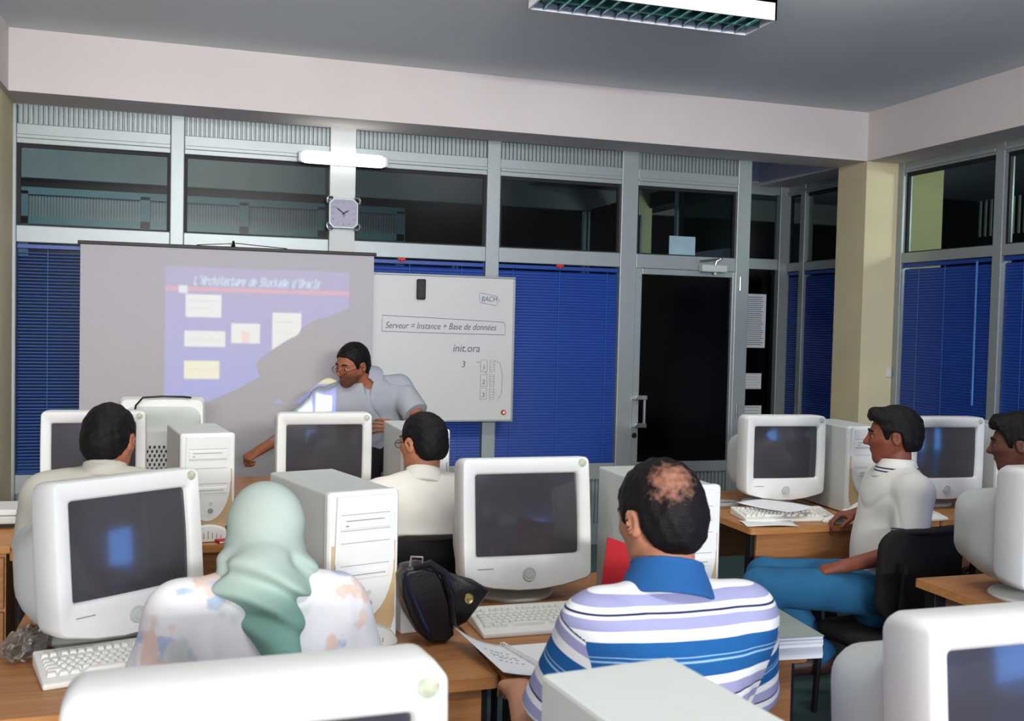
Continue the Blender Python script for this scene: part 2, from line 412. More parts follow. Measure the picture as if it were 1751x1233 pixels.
# ---- blinds
def blind(x0, x1, z0, z1, tilt, label, wands=(.12,.55,.9), knob=None, along='x', pos=YG):
    """venetian blind in its own frame: local x along the width, local -y into the room"""
    w = x1-x0
    t = thing('venetian_blind', label, 'blind', (x0, pos, z0) if along == 'x' else (pos, x1, z0), 0 if along == 'x' else -pi/2)
    n = int((z1-z0-.04)/.0205); b = MB()
    for i in range(n):
        z = .012+i*.0205; dy, dz = .0125*cos(tilt), .0125*sin(tilt)
        prof = [(-dy, -dz), (-dy*.3-.0016*sin(tilt), -dz*.3+.0022*cos(tilt)), (dy*.3-.0016*sin(tilt), dz*.3+.0022*cos(tilt)), (dy, dz)]
        b.loft([[(.006, .028+p, z+q) for p, q in prof], [(w-.006, .028+p, z+q) for p, q in prof]], False, False, closed=False)
    b.build('slats', M_BLIND, t, smooth=True, angle=80)
    MB().box(.002, w-.002, .012, .045, z1-z0-.028, z1-z0).build('headrail', M_BLIND, t, bevel=.003)
    MB().box(.004, w-.004, .016, .04, -.004, .008).build('bottom_rail', M_BLIND, t, bevel=.003)
    for q in wands:
        MB().tube([(w*q, .012, .02), (w*q, .012, z1-z0-.03)], .0016, 5).build('ladder_cord', M_BLINDR, t)
    if knob is not None:
        k = MB().box(w*knob-.03, w*knob+.025, -.005, .012, z1-z0-.006, z1-z0+.012); k.box(w*knob-.008, w*knob+.008, -.006, .01, z1-z0-.018, z1-z0)
        k.build('cord_lock', M_RED, t, bevel=.004, label='small red cord lock')
    return t
blind(-1.031, -.141, Z1+.005, Z2-.01, R(28), 'blue venetian blind with open slats between the cream column and the projection screen', (.2,.8))
blind(-.056, .864, Z1+.005, Z2-.01, R(62), 'blue venetian blind hidden behind the white projection screen', (.2,.8))
blind(1.031, 1.955, Z1+.005, Z2-.012, R(68), 'blue venetian blind behind the whiteboard, showing above and below it', (.1,.42,.82), .36)
blind(2.053, 2.974, Z1+.005, Z2-.012, R(70), 'bright blue closed venetian blind between the whiteboard and the dark door', (.12,.5,.9), .5)
blind(6.87, 7.99, .62, 2.12, R(60), 'dark blue blind in the alcove window behind the cream column', (.2,.7), along='y', pos=XG)
bb = blind(5.53, 6.435, .62, 2.12, R(70), 'navy venetian blind on the side window, first one beyond the cream column toward the viewer', (.2,.5), along='y', pos=XG)
MB().tube([(.78,-.005,1.48),(.79,-.012,.5)], .007, 8).build('tilt_wand', mat('clear_blue_wand', (70,130,200), .15, var=0, spec=.8), bb, smooth=True)
blind(4.555, 5.44, .62, 2.12, R(70), 'navy venetian blind at the edge of the picture past the aluminium mullion', (.2,.7), along='y', pos=XG)
blind(3.505, 4.465, .62, 2.12, R(70), 'navy venetian blind on the side window nearest the viewer', (.2,.7), along='y', pos=XG)
# ---- papers on the glass
def notice(label, loc, w, h, rotz=0, lines=12, group=None, m=M_PAPER):
    t = thing('paper_notice', label, 'notice', loc, rotz, group)
    MB().box(-w/2, w/2, -.002, 0, -h/2, h/2).build('sheet', m, t)
    if lines:
        b = MB()
        for i in range(lines):
            z = h*.44-h*.88*i/(lines-1); b.box(-w*.42, w*.42*random.uniform(.75, 1), -.0026, -.0018, z-h*.008, z+h*.008)
        b.build('printed_lines', mat('grey_print', (120,132,150), .9, var=0), t)
    return t
notice('tall printed list taped to the sidelight glass, uppermost of its column', (4.79, YF+.026, 1.68), .25, .48, lines=24)
notice('small printed sheet taped to the sidelight glass in the middle of its column', (4.79, YF+.026, 1.14), .20, .14, lines=6)
notice('printed sheet taped to the sidelight glass, lowest of its column above the monitor', (4.79, YF+.026, .78), .22, .28, lines=10)
notice('pale blue sheet stuck to the window above the dark door', (3.487, YG+.03, 2.215), .215, .14, lines=0, m=mat('pale_blue_sheet', (150,178,188), .8, var=.12, vscale=9))
# ---- wall lamp and clock on the pilaster
wl = thing('wall_lamp', 'lit fluorescent tube lamp with white diffuser above the wall clock', 'lamp', (.945, YG-.035, 2.663))
MB().box(-.285, .285, -.03, 0, -.035, .035).build('mount', M_PLASTS, wl, bevel=.006)
pr = [(.0,-.036),(-.03,-.042),(-.062,-.03),(-.072,0),(-.062,.03),(-.03,.042),(0,.036)]
sec = lambda x, k: [(x, -.012+(p+.0)*k if p < 0 else -.012, q*k) for p, q in pr]
MB().loft([sec(-.272,.6), sec(-.255,.95), sec(-.22,1), sec(.22,1), sec(.255,.95), sec(.272,.6)]).build('diffuser', mat('lit_diffuser', (250,252,250), .4, var=0, emit=(250,255,250), estr=2.6), wl, smooth=True)
for sx in (-1, 1): MB().box(min(sx*.272, sx*.297), max(sx*.272, sx*.297), -.05, 0, -.034, .034).build('end_cap', M_PLASTS, wl, bevel=.006)
ck = thing('wall_clock', 'square silver wall clock with grey dial and clipped corners on the pilaster', 'clock', (.951, YG-.037, 2.308))
def octo(w, h, c): return [(-w+c,-h),(w-c,-h),(w,-h+c),(w,h-c),(w-c,h),(-w+c,h),(-w,h-c),(-w,-h+c)]
oc = octo(.098, .1, .028); oi = octo(.088, .09, .026)
L3 = lambda pl, y: [(x,y,z) for x,z in pl]
MB().loft([L3(oc,0), L3(oc,-.03), L3(octo(.094,.096,.028),-.036), L3(oi,-.036), L3(oi,-.026)], True, True).build('case', mat('silver_case', (150,162,160), .38, .5, var=0), ck)
MB().loft([L3(oi,-.0262), L3(oi,-.0285)]).build('dial', mat('grey_dial', (172,170,186), .7, var=.03), ck)
for sx in (-1, 1):
    for sz in (-1, 1):
        MB().tube([(sx*.072,-.03,sz*.104),(sx*.1,-.036,sz*.104),(sx*.108,-.036,sz*.09),(sx*.106,-.03,sz*.066)], .0085, 8).build('corner_lug', M_CHROME, ck, smooth=True)
def hand(name, ang, ln, w, y):
    M = Matrix.Rotation(ang, 4, 'Y'); v = [M @ Vector(p) for p in ((-w*.6,y,-.012),(w*.6,y,-.012),(w,y,ln*.55),(0,y,ln),(-w,y,ln*.55))]
    MB().loft([[tuple(p) for p in v], [tuple(p+Vector((0,-.0015,0))) for p in v]]).build(name, M_BLACK, ck)
hand('hour_hand', R(58), .046, .005, -.0295); hand('minute_hand', R(-52), .068, .0045, -.0315); hand('second_hand', R(172), .032, .0016, -.0335)
for k in range(12):
    a = 2*pi*k/12; rx, rz = .068, .07; s = max(abs(sin(a)), abs(cos(a)))
    px, pz = min(1.15, 1/s)*rx*sin(a), min(1.15, 1/s)*rz*cos(a)
    text_mesh('numeral', str(k or 12), .02, mat('grey_numeral', (120,120,140), .8, var=0), ck, (px, -.029, pz-.007), (pi/2,0,0), align='CENTER')
# ---- ceiling fixture
cf = thing('ceiling_light', 'unlit surface-mounted ceiling light with silver louvre cells', 'ceiling light', (2.14, 4.615, 3.13))
W2, D2 = .60, .145
hb = MB(); hb.box(-W2, W2, -D2, -D2+.008, .0, .104); hb.box(-W2, W2, D2-.008, D2, 0, .104); hb.box(-W2, -W2+.01, -D2, D2, 0, .104); hb.box(W2-.01, W2, -D2, D2, 0, .104); hb.box(-W2, W2, -D2, D2, .085, .104)
hb.build('housing', mat('white_enamel_housing', (232,232,238), .5, var=.02), cf)
lv = MB(); nx = 16
for k in range(1, nx): lv.grid(lambda u, v, k=k: (-W2+2*W2*k/nx + (.012*abs(v-.0)*(1 if u < .5 else 1))*(1-v)*0, -D2+.008+(2*D2-.016)*u, .002+.05*v), 6, 2)
for yy in (-.002,): lv.box(-W2+.01, W2-.01, -.003, .003, .002, .055)
for k in range(nx):
    xa, xb = -W2+2*W2*k/nx, -W2+2*W2*(k+1)/nx
    for s in (-1, 1):
        cx, cy = (xa+xb)/2, s*D2/2
        lv.grid(lambda u, v: (xa+(xb-xa)*u, s*D2/2+(D2-.012)*(v-.5), .03+.05*(1-(2*u-1)**2)*(1-(2*v-1)**2)+.012*random.random()), 6, 6)
lv.build('louvre_cells', mat('mirror_louvre', (120,168,164), .22, .9, var=.25, vscale=25), cf, smooth=True, thick=.0015)
# ---- the hall beyond the glass
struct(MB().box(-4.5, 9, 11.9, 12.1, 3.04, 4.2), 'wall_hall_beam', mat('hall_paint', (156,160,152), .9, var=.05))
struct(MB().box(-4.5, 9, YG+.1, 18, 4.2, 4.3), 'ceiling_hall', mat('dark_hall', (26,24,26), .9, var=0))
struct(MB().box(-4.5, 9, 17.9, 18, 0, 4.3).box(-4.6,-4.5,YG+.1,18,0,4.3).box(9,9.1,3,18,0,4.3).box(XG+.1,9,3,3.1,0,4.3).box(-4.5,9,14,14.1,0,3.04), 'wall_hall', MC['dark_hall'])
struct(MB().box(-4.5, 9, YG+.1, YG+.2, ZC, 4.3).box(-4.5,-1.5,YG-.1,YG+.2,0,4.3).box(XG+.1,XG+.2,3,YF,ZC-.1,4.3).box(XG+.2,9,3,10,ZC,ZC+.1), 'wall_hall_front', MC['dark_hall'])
struct(MB().box(XG+.2, 9, 3.1, 10, ZC-.04, ZC-.01), 'ceiling_hall_side', mat('hall_soffit', (120,128,138), .9, var=.03))
w = tag(empty('window_11'), kind='structure'); fr = MB()
xs = [-1.72,-.50,.55,1.42,2.34]
fr.box(-1.76,2.38,11.9,11.98,2.865,2.94); fr.box(-1.76,2.38,11.9,11.98,2.55,2.63); fr.box(-1.76,2.38,11.87,11.95,2.45,2.52)
for x in xs: fr.box(x-.05, x+.05, 11.9, 11.98, 2.2, 2.9)
fr.build('frame', mat('hall_aluminium', (110,140,142), .5, .2, var=.05), w)
for x0, x1 in zip(xs[:-1], xs[1:]): louver(x0+.05, x1-.05, 2.63, 2.865, 11.93, w, .03)
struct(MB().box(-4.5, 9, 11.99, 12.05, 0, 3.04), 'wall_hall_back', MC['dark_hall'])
hp = mat('hall_cream', (190,186,140), .9, var=.04)
struct(MB().box(4.55,4.78,10.2,10.5,0,3.3), 'wall_hall_column', hp)
struct(MB().box(XG+.32,XG+.62,6.75,7.0,0,3.2), 'wall_hall_column', hp)
b = MB()
for x, y in ((3.75,9.6),(4.32,9.6),(2.9,11.6),(3.3,11.6)): b.box(x, x+.03, y, y+.05, 0, 2.75 if y < 10 else 2.3); b.box(x+.05, x+.07, y, y+.05, 0, 2.75 if y < 10 else 2.3)
struct(b, 'trim_12', M_ALU)
struct(MB().box(4.75,5.0,8.2,11.9,2.9,3.06), 'wall_hall_joist', MC['dark_hall'])
b = MB()
for k in range(34): b.box(XG+1.2, XG+1.21, 5.0+k*.06, 5.018+k*.06, 2.42, 2.72)
struct(b, 'trim_13', M_ALUD)
struct(MB().box(3.9,9,8.2,11.85,3.3,3.32), 'ceiling_hall_lower', mat('hall_soffit', (120,128,138), .9, var=.03))
# ------------------------------------------------------------------ computers
def crt(label, loc, rotz=0., scale=1., group=None, screen_m=None, tilt=0.):
    """17-inch tube monitor; origin on the desk under the swivel foot, front toward local -y"""
    t = thing('crt_monitor', label, 'monitor', loc, rotz, group); t.scale = (scale,)*3
    yf = -.17; W, H, zc = .412, .374, .269
    def ring(w, h, r, y, bulge=0., side=0., cz=zc):
        o = []
        for x, z in rr(w, h, r, 0, cz):
            if z < cz and bulge: z -= bulge*(1-(2*x/w)**2)*min(1, (cz-z)/(h*.4))
            if side: x *= 1+side*(1-(2*(z-cz)/h)**2)
            o.append((x, y, z))
        return o
    sw, sh, sz = .336, .253, .281
    B = MB()
    B.loft([ring(W-.02,H-.02,.03,yf+.13,.01,.01), ring(W+.004,H+.002,.026,yf+.10,.022,.012), ring(W+.006,H+.004,.022,yf+.05,.03,.012), ring(W+.003,H+.001,.018,yf+.006,.034,.012), ring(W-.004,H-.006,.016,yf,.034,.012),
            ring(sw+.014,sh+.014,.012,yf-.001,cz=sz), ring(sw,sh,.01,yf+.006,cz=sz), ring(sw-.004,sh-.004,.01,yf+.03,cz=sz)], True, False)
    B.build('bezel', M_PLAST, t, smooth=True, angle=50)
    sc = MB(); nu = 14
    def sp(u, v):
        x, z = (u-.5)*(sw+.004), (v-.5)*(sh+.004)
        return (x, yf+.006+.55*(x*x+z*z)*.5, sz+z)
    sc.grid(sp, nu, nu); sc.build('screen', screen_m or M_CRT, t, smooth=True, angle=80)
    Sh = MB()
    def shell(w, zlo, zhi, r, y): return [(x,y,z) for x, z in rr(w, zhi-zlo, r, 0, (zlo+zhi)/2)]
    Sh.loft([shell(W-.03,.070,.435,.04,yf+.115), shell(W-.035,.062,.405,.07,yf+.135), shell(W-.04,.056,.385,.09,yf+.17), shell(W-.05,.055,.365,.10,yf+.23), shell(W-.075,.06,.35,.11,yf+.29), shell(W-.12,.07,.34,.10,yf+.345), shell(W-.17,.085,.33,.07,yf+.395), shell(W-.2,.10,.315,.05,yf+.415)])
    sh_ = Sh.build('rear_shell', M_PLASTS, t, smooth=True, angle=50)
    v = MB()
    for r_ in range(6):
        for c in range(9):
            x = -.085+c*.0212+(r_%2)*.01; z = .13+r_*.021; v.box(x, x+.009, yf+.4185, yf+.421, z, z+.013)
    v.build('rear_vents', M_BLACK, sh_)
    bs = MB()
    bs.lathe([(.001,0),(.128,0),(.132,.006),(.128,.014),(.10,.024),(.062,.034),(.055,.05),(.06,.062),(.001,.064)], 32)
    bs.build('swivel_foot', M_PLASTS, t, smooth=True, angle=35)
    k = MB().lathe([(.001,-.008),(.012,-.008),(.0135,-.005),(.017,-.005),(.0195,-.007),(.0215,-.004),(.022,.004),(.001,.004)], 28, (.0, yf, .098), 'y')
    k.build('power_button', M_PLASTS, t, smooth=True, angle=35)
    MB().lathe([(.001,-.0022),(.0125,-.0022),(.0138,0),(.001,.001)], 20, (.183, yf, .437), 'y').build('sticker', M_STICK, t)
    MB().box(-.165,-.115,yf-.0025,yf,.118,.1205).build('maker_line', M_LINE, t)
    if tilt:                                   # the head leans back on its swivel foot
        for c in t.children:
            if not c.name.startswith('swivel_foot'):
                c.rotation_euler.x = -tilt; c.location = (0, -.07*sin(tilt), .07*(1-cos(tilt))-.155*sin(tilt))
    return t
def tower(label, loc, rotz=0., group=None):
    """mini-tower with a tongue shaped front; origin on the desk under the middle of the case, front toward local -y"""
    t = thing('computer_tower', label, 'computer', loc, rotz, group)
    w, hh, dp = .206, .42, .44; yf = -.22
    MB().box(-w/2+.003, w/2-.003, yf+.022, yf+dp, .004, hh-.004).build('case', M_PLASTS, t, bevel=.006)
    fb = MB(); fb.loft([[(x,yf+.024,z) for x,z in rr(w, hh, .012, 0, hh/2)], [(x,yf+.006,z) for x,z in rr(w, hh, .012, 0, hh/2)], [(x,yf,z) for x,z in rr(w-.01, hh-.01, .012, 0, hh/2)]])
    fr = fb.build('front_frame', M_PLAST, t, smooth=True, angle=35)
    # beige recess seen round the tongue
    rc = [(-w/2+.010, hh-.14)]+[(-w/2+.010, .075)]+[(-w/2+.02+(w-.04)*i/12, .040+.018*sin(pi*i/12)) for i in range(13)]+[(w/2-.010, .075), (w/2-.010, hh-.14)]
    MB().prism(rc, yf-.001, yf+.004).build('recess', M_BEIGE, t, label='beige recess around the front panel')
    tg = [(-w/2+.022, hh-.012), (-w/2+.016, hh-.2)]
    for i in range(17):
        a = pi*i/16; tg.append((-(w/2-.018)*cos(a), .235-.155*sin(a)))
    tg += [(w/2-.016, hh-.2), (w/2-.022, hh-.012)]
    MB().prism(tg, yf-.010, yf+.0).build('front_panel', M_PLAST, t, bevel=.004)
    g = MB()
    for z in (.36, .318, .285, .225): g.box(-w/2+.032, w/2-.032, yf-.0106, yf-.0095, z, z+.0016)
    g.build('panel_gaps', M_LINE, t)
    dr = MB().box(-w/2+.03, w/2-.03, yf-.0125, yf-.009, .323, .356).build('optical_drive', M_PLAST, t, bevel=.002)
    MB().box(-w/2+.045, w/2-.05, yf-.0135, yf-.012, .344, .3465).box(-w/2+.045,-w/2+.053,yf-.0135,yf-.012,.330,.334).build('tray_slot', M_LINE, dr)
    fd = MB().box(-w/2+.05, w/2-.032, yf-.0125, yf-.009, .188, .212).build('floppy_drive', M_PLAST, t, bevel=.002)
    MB().box(-w/2+.06, w/2-.045, yf-.0135, yf-.012, .199, .2015).build('disk_slot', M_LINE, fd)
    MB().lathe([(.001,-.006),(.006,-.006),(.007,0),(.001,0)], 14, (.012,yf-.008,.150), 'y').build('reset_button', M_PLASTS, t)
    MB().lathe([(.001,-.006),(.010,-.006),(.011,0),(.001,0)], 18, (.010,yf-.008,.120), 'y').build('power_button', mat('grey_button', (150,152,150), .4, var=0), t)
    ft = MB(); n = 12; rings = []
    for k, (y, s) in enumerate(((yf+.01,1),(yf-.012,.98),(yf-.022,.9),(yf-.026,.6))):
        rings.append([(-w/2*s*.98, y, .003)]+[((-1+2*i/n)*w/2*s*.98, y, .012+(.055*s)*sin(pi*i/n)**.6) for i in range(n+1)]+[(w/2*s*.98, y, .003)])
    ft.loft(rings); f_ = ft.build('vent_foot', M_PLAST, t, smooth=True, angle=50)
    sl = MB()
    for i in range(7): x = -.048+i*.016; hz = .012+.006*(3-abs(i-3)); sl.box(x-.0016, x+.0016, yf-.0262, yf-.0235, .014, .014+hz)
    sl.build('vent_slots', M_LINE, f_)
    return t
KEYME = {}
def keyboard(label, loc, rotz=0., tilt=R(6), keys=True, group=None):
    """origin at the middle of the front edge on the desk"""
    t = thing('keyboard', label, 'keyboard', loc, rotz, group)
    w, d = .45, .19
    zt = lambda y: .016+.022*y/d
    B = MB(); B.loft([[(-w/2,0,0),(w/2,0,0),(w/2,0,.014),(-w/2,0,.014)], [(-w/2,.03,0),(w/2,.03,0),(w/2,.03,zt(.03)),(-w/2,.03,zt(.03))], [(-w/2,d,0.0),(w/2,d,.0),(w/2,d,zt(d)),(-w/2,d,zt(d))], [(-w/2+.005,d+.012,.006),(w/2-.005,d+.012,.006),(w/2-.005,d+.012,zt(d)-.006),(-w/2+.005,d+.012,zt(d)-.006)]])
    B.build('base', M_KEY, t, bevel=.005)
    p = .019
    if 'k' not in KEYME:
        m = MB(); m.loft([[(x,y,0) for x,y in rr(.0178,.0178,.002,nc=2,ns=1)], [(x,y+.0008,.009) for x,y in rr(.0128,.0132,.002,nc=2,ns=1)]])
        o = m.build('key', M_KEY, None); KEYME['k'] = o.data; bpy.data.objects.remove(o)
    rows = [(.150, [(i*p+ (0,.0,.012,.012,.012,.012,.024,.024,.024,.024,.036,.036,.036,.036,.036)[i]*.6, 1) for i in range(13)]+[(15.6*p,1),(16.6*p,1),(17.6*p,1)]),
            (.118, [(i*p,1) for i in range(13)]+[(13.5*p,2)]+[(15.6*p,1),(16.6*p,1),(17.6*p,1)]+[(19.1*p,1),(20.1*p,1),(21.1*p,1)]),
            (.099, [(.25*p,1.5)]+[(1.5*p+i*p,1) for i in range(12)]+[(13.75*p,1.5)]+[(15.6*p,1),(16.6*p,1),(17.6*p,1)]+[(19.1*p,1),(20.1*p,1),(21.1*p,1)]),
            (.080, [(.4*p,1.75)]+[(1.8*p+i*p,1) for i in range(11)]+[(13.3*p,2.2)]+[(19.1*p,1),(20.1*p,1),(21.1*p,1)]),
            (.061, [(.6*p,2.2)]+[(2.25*p+i*p,1) for i in range(10)]+[(13.1*p,2.6)]+[(16.6*p,1)]+[(19.1*p,1),(20.1*p,1),(21.1*p,1)]),
            (.042, [(.1*p,1.25),(1.5*p,1.2),(2.8*p,1.2),(6.5*p,5.8),(10.4*p,1.2),(11.7*p,1.2),(13.6*p,1.25),(15.6*p,1),(16.6*p,1),(17.6*p,1),(19.6*p,2),(21.1*p,1)])]
    if keys:
        n = 0
        for y, ks in rows:
            for x, s in ks:
                if n >= 100: break
                o = bpy.data.objects.new('key', KEYME['k']); COL.objects.link(o); o.parent = t
                o.location = (-w/2+.022+x, y, zt(y)-.001); o.scale = (s if s == 1 else s*1.06-.05, 1, 1); o.rotation_euler = (math.atan(.022/d),0,0); n += 1
    else:
        b = MB()
        for y, ks in rows:
            for x, s in ks: X = -w/2+.022+x; b.box(X-.0075*s, X+.0075*s, y-.0075, y+.0075, zt(y)-.001, zt(y)+.008)
        b.build('key_rows', M_KEY, t)
    return t
def desk(label, x0, x1, yf, yb, apron=(0,1), group='computer desks in rows', z=.73):
    t = thing('computer_desk', label, 'desk', (0,0,0), 0); t.location = ((x0+x1)/2, yf, 0)
    w = x1-x0; d = yb-yf
    tp = MB(); tp.loft([[(a,b_,z-.028) for a,b_ in rr(w, d, .02, 0, d/2)], [(a,b_,z) for a,b_ in rr(w, d, .02, 0, d/2)]])
    tp.build('desktop', M_WOOD, t)
    eb = MB(); eb.loft([[(a,b_,z-.0275) for a,b_ in rr(w+.003, d+.003, .021, 0, d/2)], [(a,b_,z-.0008) for a,b_ in rr(w+.003, d+.003, .021, 0, d/2)]], False, False)
    eb.build('edge_band', M_WOODE, t)
    if apron:
        a0, a1 = -w/2+w*apron[0]+.04, -w/2+w*apron[1]-.04
        MB().box(a0, a1, .02, .042, z-.215, z-.03).build('front_panel', M_WOOD, t, bevel=.002)
    for sx in (-1, 1):
        for yy in (.06, d-.06):
            x = sx*(w/2-.045); MB().box(x-.025, x+.025, yy-.025, yy+.025, 0, z-.028).build('leg', M_STEEL, t, bevel=.004)
    MB().box(-w/2+.05, w/2-.05, d-.07, d-.05, z-.34, z-.05).build('back_panel', M_WOOD, t)
    return t
def chair(label, loc, rotz=0., back=.86, group=None):
    """origin on the floor under the seat; faces local +y"""
    t = thing('office_chair', label, 'chair', loc, rotz, group)
    def pad(c, w, d, h, n=6): return [[(x*s, y*s2, 0) for x, y in rr(w,d,.05)] for s, s2 in ((1,1),)]
    rg = []
    for z, s in ((.345,.9),(.352,.98),(.37,1.),(.385,.98),(.395,.9)): rg.append([(x*s, y*s, z) for x, y in rr(.45,.43,.07)])
    MB().loft(rg).build('seat', M_CHAIR, t, smooth=True, angle=60)
    rg = []
    for y, s in ((-.235,.93),(-.225,1.),(-.20,1.),(-.188,.94)):
        rg.append([(x*s, y-.05*(z-.5)+.04*(2*x/.44)**2, .68+(z)*s) for x, z in rr(.44,.36,.08)])
    for r_ in rg:
        for i, (x,y,z) in enumerate(r_): r_[i] = (x, y, z-.86+back)
    MB().loft(rg).build('backrest', M_CHAIR, t, smooth=True, angle=60)
    for sx in (-1, 1):
        MB().tube([(sx*.20,-.19,.0),(sx*.195,-.21,.35)], .013, 8).build('leg', M_STEEL, t, smooth=True)
        MB().tube([(sx*.20,.20,.0),(sx*.195,.18,.35)], .013, 8).build('leg', M_STEEL, t, smooth=True)
        MB().tube([(sx*.195,-.21,.345),(sx*.19,-.235,.5),(sx*.18,-.245,back-.12)], .011, 8).build('back_upright', M_STEEL, t, smooth=True)
    MB().box(-.19,.19,-.2,.18,.325,.35).build('seat_frame', M_STEEL, t)
    return t
DZ = .73
# desks
desk('beech desk under the monitor and keyboard of the woman in the green headscarf', -.45, .735, 2.37, 3.31, (0,1))
desk('beech desk with a notebook on it before the striped polo man', .745, 1.61, 2.36, 3.31, (.3,1))
desk('beech desk under the white monitor closest to the camera, mostly out of view', -.75, .40, .62, 1.56, (0,1), z=.70)
desk('beech desk carrying the closest white computer tower, hardly in view', .41, 2.1, .62, 1.545, (0,.45))
desk('beech desk in front of the man in the grey shirt at the blue blinds', -.62, .5, 4.02, 4.98, (0,1))
desk('beech desk in front of the man in the white shirt with glasses', .51, 1.55, 4.02, 4.98, (0,1))
desk('beech desk with a brown front panel in front of the man in the white polo', 2.345, 3.35, 3.9, 4.86, (0,.6))
desk('beech desk at the window wall behind the man in the white polo', 3.36, 4.45, 3.9, 4.86, (0,1))
desk('dark-looking beech desk under the side-on monitor at the picture edge', 2.46, 3.6, 2.15, 2.99, (0,1))
desk('teacher table behind the first row, hidden by monitors', -.45, .85, 5.08, 5.74, None)
# monitors
M_BLUEREF = M_CRT
crt('white monitor turned toward the woman in the green headscarf, blue reflections on its dark screen', (-.222, 2.91, DZ), R(35), tilt=R(6))
crt('white monitor with two blue window reflections beside the black bag', (1.003, 3.12, DZ), 0, tilt=R(7))
crt('oversized white monitor cut off by the lower edge, below the headscarf woman', (.080, 1.36, .70), R(2), 1.05)
crt('white monitor with a blue screen reflection in the lower corner of the picture', (1.272, 1.40, DZ), 0, .94, tilt=R(5))
crt('monitor half hidden by the head of the man in the grey shirt', (-.394, 4.83, DZ), 0)
crt('monitor between two towers with the presenter leaning over it', (.565, 4.69, DZ), R(1))
crt('pale monitor with a black screen and crumpled papers below, next to the pillar', (2.76, 4.44, DZ), R(-4))
crt('monitor behind the head of the man in the white polo', (3.60, 4.32, DZ), R(-4))
crt('grey-lit monitor seen from its side at the picture edge behind a dark-haired head', (2.675, 2.68, DZ), R(0))
crt('teacher monitor seen from behind with its cable, vents toward the room', (-.14, 5.40, DZ), R(178))
# towers
tower('white tower standing between the headscarf woman and the black bag', (.382, 2.885, DZ), R(16))
tower('closest white tower at the lower edge, only its top in view', (.565, 1.03, DZ), R(7))
tower('white tower behind the headscarf woman, in front of the projection screen', (.035, 4.315, DZ), R(8))
tower('grey tower behind the head of the man in the white shirt', (.945, 4.39, DZ), R(0))
tower('white tower with a red folder leaning on it, behind the striped polo', (1.365, 2.83, DZ), R(0))
tower('blue-grey tower between the pale monitor and the face of the man in the white polo', (3.10, 4.33, DZ), R(-3))
tower('tower behind the dark-haired head at the picture edge', (3.98, 4.35, DZ), R(0))
# keyboards
keyboard('white keyboard below the monitor turned to the headscarf woman', (-.10, 2.58, DZ), R(14))
keyboard('white keyboard between the black bag and the striped polo', (1.0, 2.665, DZ), R(0))
keyboard('pale keyboard below the monitor next to the pillar, papers lying on it', (2.62, 4.0, DZ), R(-8), keys=False)
keyboard('pale keyboard in front of the blue-grey tower, by the mouse hand', (3.16, 3.885, DZ), R(1), keys=False)
# ------------------------------------------------------------------ people
def frame(f, u):
    f = nrm(f); u = np.asarray(u, float); r = nrm(np.cross(f, u)); u = np.cross(r, f)
    return np.stack([r, f, u], 1)          # columns: right, forward, up
def head_sdf(P, c, B, nose=1., hs=1.):
    if hs != 1.: return head_sdf((P-c)/hs+c, c, B, nose)*hs
    q = (P-c)@B
    d = ell(q, (0,-.014,.03), (.074,.096,.088))
    d = smin(d, ell(q, (0,.03,-.015), (.064,.066,.085)), .03)
    d = smin(d, cap(q, (0,.035,-.07), (0,.062,-.094), .042, .026), .03)
    for s in (-1, 1):
        d = smin(d, cap(q, (s*.05,-.005,-.035), (s*.022,.058,-.088), .022, .018), .025)   # jaw
        d = smin(d, cap(q, (s*.03,.078,-.012), (s*.05,.04,-.012), .018), .015)            # cheek
        d = smin(d, cap(q, (s*.010,.089,.026), (s*.042,.074,.022), .009), .010)           # brow
        d = smax(d, -ell(q, (s*.031,.097,.004), (.016,.014,.010)), .008)                  # eye socket
        d = smin(d, ell(q, (s*.031,.0755,.004), (.012,.0125,.011)), .003)                 # eyeball
        e = ell(q, (s*.079,-.012,-.002), (.011,.022,.033), frame((s*.35,.94,-.15),(0,.2,1)))
        e = smax(e, -ell(q, (s*.088,-.008,.0), (.007,.012,.020)), .006)
        d = smin(d, e, .006)
    n = cap(q, (0,.090,.018), (0,.113*nose,-.022), .0075, .0115)
    n = smin(n, cap(q, (-.012,.098,-.028), (.012,.098,-.028), .008), .008)
    d = smin(d, n, .010)
    l = cap(q, (-.02,.080,-.055), (.02,.080,-.055), .009); l = smin(l, cap(q, (0,.090,-.054), (0,.088,-.054), .008), .012)
    l = smin(l, cap(q, (-.016,.082,-.066), (.016,.082,-.066), .0085), .004)
    return smin(d, l, .008)
def hair_sdf(P, c, B, t=.014, seed=1, curl=.004, front=.07, fringe=0., nape=-.075, f=160, side=-.01, hs=1.):
    if hs != 1.: return hair_sdf((P-c)/hs+c, c, B, t, seed, curl, front, fringe, nape, f, side)*hs
    q = (P-c)@B
    d = ell(q, (0,-.016,.030), (.076+t*.8,.098+t,.090+t))
    d = smin(d, ell(q, (0,-.045,-.02), (.068+t*.6,.062+t*.7,.07)), .03)
    if fringe: d = smin(d, cap(q, (-.035,.066,.098), (.035,.066,.098), .026+fringe), .03)
    y = q[:,1]
    zc = np.interp(y, [-.12,-.075,-.05,-.040,-.030,.012,.019,.034,.046,.066,.1], [nape,nape,-.06,-.035,.020,.024,side-.002,side+.002,.036,front,front+.004])
    zc = zc+.004*wob(P, 230, seed+3)+.003*wob(P, 90, seed+5)
    ins = cap(q, (0,-.01,0), (0,-.01,.03), .05)
    return smax(smax(d + curl*wob(q, f, seed) + curl*.6*wob(q, f*2.2, seed+9), zc-q[:,2], .006), -ins, .004)
